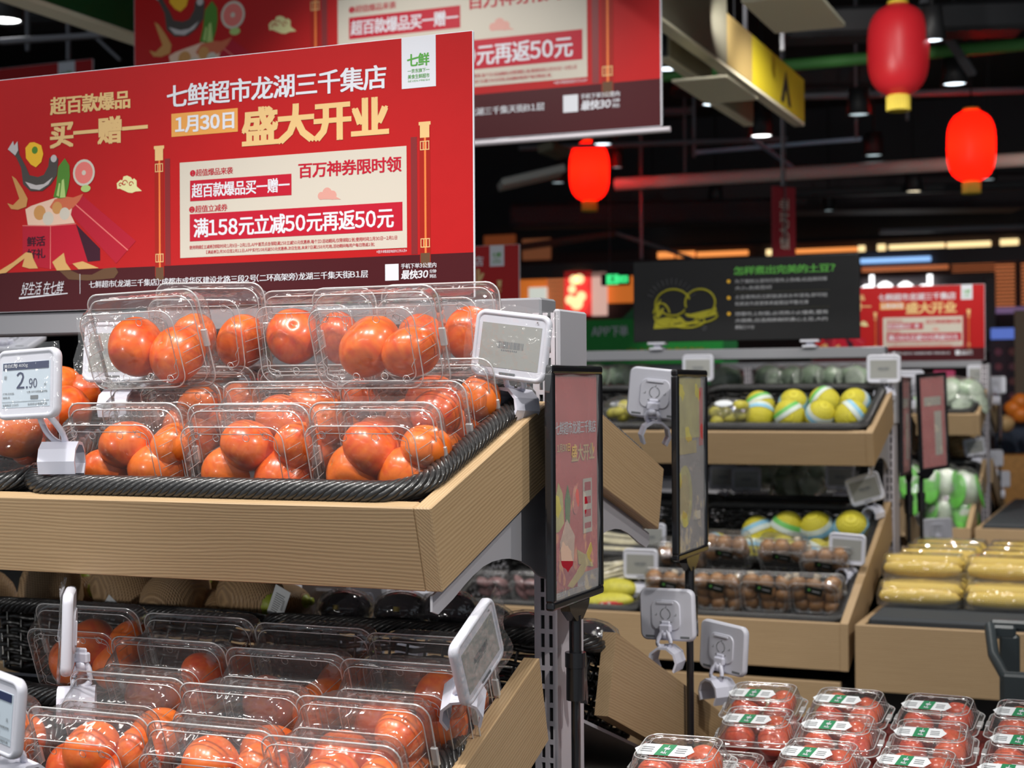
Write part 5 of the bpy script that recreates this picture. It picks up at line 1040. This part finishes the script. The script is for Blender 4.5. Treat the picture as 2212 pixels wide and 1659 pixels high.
gm = mat('exit_green', (.05, .85, .25), .5, emit=1.1); inlay([RC(.05, .008, .155, .088), RC(.16, .02, .235, .075)], 'lit_panel', [gm], g)['kind'] = 'stuff'
inlay([CI(.105, .074, .008), [(.085, .06), (.12, .064), (.118, .05), (.10, .045)], [(.10, .05), (.11, .05), (.125, .015), (.117, .015)], [(.10, .048), (.09, .03), (.075, .03), (.09, .045)], [(.175, .05), (.205, .05), (.205, .06), (.225, .046), (.205, .034), (.205, .042), (.175, .042)]], 'running_man', [DARK], g, .002)['kind'] = 'stuff'
for i, (x0, x1, y, m) in enumerate(((1420, 1455, 551, OSTR), (1460, 1500, 550, OSTR), (1505, 1615, 548, OSTR), (1655, 1700, 545, WARM), (1705, 1850, 541, OSTR), (1853, 1868, 538, WARM), (1895, 1912, 535, WARM), (1920, 2040, 532, WARM), (2045, 2140, 528, WARM), (2160, 2200, 523, WARM))):
    fpl('light_strip', f'glowing {"orange" if m is OSTR else "cream"} light strip under the far ceiling, {["first","second","third","fourth","fifth","sixth","seventh","eighth","ninth","tenth"][i]} from left', 'light strip', x0, y-8, x1, y+7, m, BK-.04)
fpl('dark_header', 'dark header beam over the far storefronts', 'beam', 1120, 562, 2260, 574, GRY, BK-.1)
fpl('light_strip', 'blue light strip right of the chalkboard sign', 'light strip', 1858, 553, 2010, 569, BLU, BK-.16)
def slats(x0, y0, x1, y1, n, lb):
    a = wY(x0, y1, BK); b_ = wY(x1, y0, BK); g = root('slatted_screen', lb, 'slatted screen', T(a.x, BK, a.z), 'orange slatted screens'); H = b_.z-a.z; q = MB()
    for k in range(n): q.bbox(0, 0, H*k/n+.01, b_.x-a.x, .03, H*(k+1)/n-.012, .004)
    q.build('slats', OSL, g)['kind'] = 'stuff'; MB().box(0, .03, 0, b_.x-a.x, .04, H).build('back_board', mat('slat_shadow', (.16, .05, .03), .6), g)
slats(1862, 570, 2048, 588, 3, 'orange slatted screen right of the chalkboard, upper left part'); slats(2056, 566, 2150, 590, 4, 'orange slatted screen at upper right'); slats(2150, 552, 2192, 664, 14, 'tall orange slatted column at the right edge'); slats(2206, 550, 2240, 660, 14, 'orange slats cut by the right picture edge'); slats(1182, 590, 1220, 745, 16, 'pinkish slatted screen between white notice and red poster')
fpl('grey_fascia', 'grey fascia behind the glowing white letters', 'fascia', 1858, 590, 2150, 640, GRY, BK-.05)
fpl('grey_column', 'grey column right of the distant red sign', 'column', 2128, 600, 2150, 760, mat('grey_col', (.13, .11, .11), .6), BK-.1)
fpl('violet_beam', 'violet lit beam below the slatted column', 'beam', 2128, 662, 2240, 678, VIO, BK-.05)
fpl('blue_lamp_shade', 'blue glowing shade above the purple menu board', 'lamp', 2140, 708, 2192, 733, mat('blue_shade', (.12, .20, .65), .5, emit=.7), BK-.6)
for i, (c, x, w, yt) in enumerate((('d', 1856, 32, 594), ('o', 1892, 40, 607), ('o', 1936, 40, 607), ('d', 1976, 38, 593))):
    a = wY(x, 668, BK-.14); b_ = wY(x+w, yt, BK-.14); o = mko('glowing_letter', text_mesh(c, (b_.x-a.x, b_.z-a.z), .05, 'letter', WHT), None, T(*a) @ UPR); tag(o, f'glowing white rounded letter over the distant red sign, {ON[i]} from left', 'letter')
g = root('purple_menu_board', 'dark purple menu board with rows of pink dishes at the right edge', 'menu board', T(*wY(2138, 880, 13)) @ UPR); MB().bbox(0, 0, -.03, .26, .55, 0, .004).build('board', mat('menu_purple', (.05, .025, .06), .5), g)
for r in range(4):
    for c in range(2): inlay([CI(.07+.11*c, .09+.12*r, .03, 12)], 'dish_picture', [mat('menu_pink_%d%d' % (r, c), (.42, .12+.04*c, .18+.05*((r+c) % 2)), .5)], g)
fpl('brown_column', 'broad tan brown column at the right picture edge', 'column', 2192, 668, 2290, 905, mat('tan_column', (.17, .13, .09), .7), 12.5, .3)
fpl('pink_board', 'pink price board behind the farthest cabbages', 'board', 2016, 800, 2062, 820, mat('pink_board', (.55, .06, .16), .5), 8.7)
fpl('brown_crate_wall', 'tan brown wooden crates beyond the farthest shelf end', 'crate', 2120, 985, 2290, 1105, ORB, 10.2, .8)
fpl('blue_crate', 'dark blue crate at the right edge behind the stand', 'crate', 2150, 925, 2290, 985, mat('dark_blue_crate', (.02, .035, .07), .6), 10.6, .6)
for i, (px, py) in enumerate(((2120, 905), (2145, 890), (2172, 915), (2150, 915), (2110, 940), (2205, 895), (2230, 885), (2205, 868), (2190, 882))):
    blob('orange_fruit', ORA if i > 4 else TAN, f'{"orange" if i > 4 else "tan"} round fruit at the right edge beyond the farthest shelf, {(ON+["sixth","seventh","eighth","ninth"])[i]} one', 'fruit', T(*wY(px, py, 10.1)), 'distant fruit at the right edge', (.06, .06, .055))
# ------------------------------------------------------------------ shopping cart at the right edge
CARTP = mat('cart_dark_plastic', (.035, .045, .05), .4); c0 = wD(2137, 1350, 3.35)
g = root('shopping_cart', 'dark grey shopping cart corner at the lower right edge', 'shopping cart', T(c0.x, c0.y, 0)); z = c0.z
MB().bbox(0, .0, z-.030, .055, .018, z, .006).bbox(.0, -.01, z-.012, .40, .010, z+.010, .006, T(0, .02, 0)).build('handle_block', CARTP, g)
q = MB(); q.tube([(0, .01, z-.005), (.018, -.10, z-.050), (.050, -.20, z-.075), (.15, -.22, z-.07), (.45, -.20, z-.06)], .012, 8); q.build('rim_bar', CARTP, g)
MB().bbox(.045, -.225, z-.125, .45, -.205, z-.065, .005).build('front_plate', CARTP, g); MB().bbox(.02, .0, .15, .062, .03, z-.02, .006).build('post', CARTP, g)
for k in range(6): MB().tube([(.085+.06*k if k > 1 else .075+.012*k, -.21, z-.12), (.095+.06*k if k > 1 else .083+.012*k, -.15, .45)], .0022, 5).build('wire', CARTP, g)
MB().tube([(.05, -.17, z-.13), (.45, -.17, z-.125)], .004, 6).build('wire_rail', CARTP, g); MB().tube([(.05, .03, z-.16-.03), (.45, .03, z-.19)], .004, 6).build('chrome_rail', mat('chrome', (.7, .7, .7), .2, 1), g)
for x in (.04, .42): MB().lathe([(.0, -.012), (.05, -.012), (.055, 0), (.05, .012), (0, .012)], 16, T(x, 0, .055) @ Rx(90)).build('wheel', BLACK, g)
MB().bbox(.02, -.25, .13, .44, .04, .16, .006).build('chassis', CARTP, g)

# suspension wires of the things hung from the ceiling, each a part of its thing
bpy.context.view_layer.update()
for o in list(COL.objects):
    if o.parent is None and o.name.split('.')[0] in ('hanging_light_box', 'exit_sign', 'hanging_pennant'):
        L = o.matrix_world.translation; b = MB()
        for dy in (.05, .35 if 'box' in o.name else .06): b.tube([(L.x+(-.02 if 'box' in o.name else .08), L.y+(dy if 'box' in o.name else 0), L.z+.1), (L.x+(-.02 if 'box' in o.name else .08), L.y+(dy if 'box' in o.name else 0), 4.6)], .004, 5)
        b.build('hanging_wire', DUCT2, o, o.matrix_world.inverted())
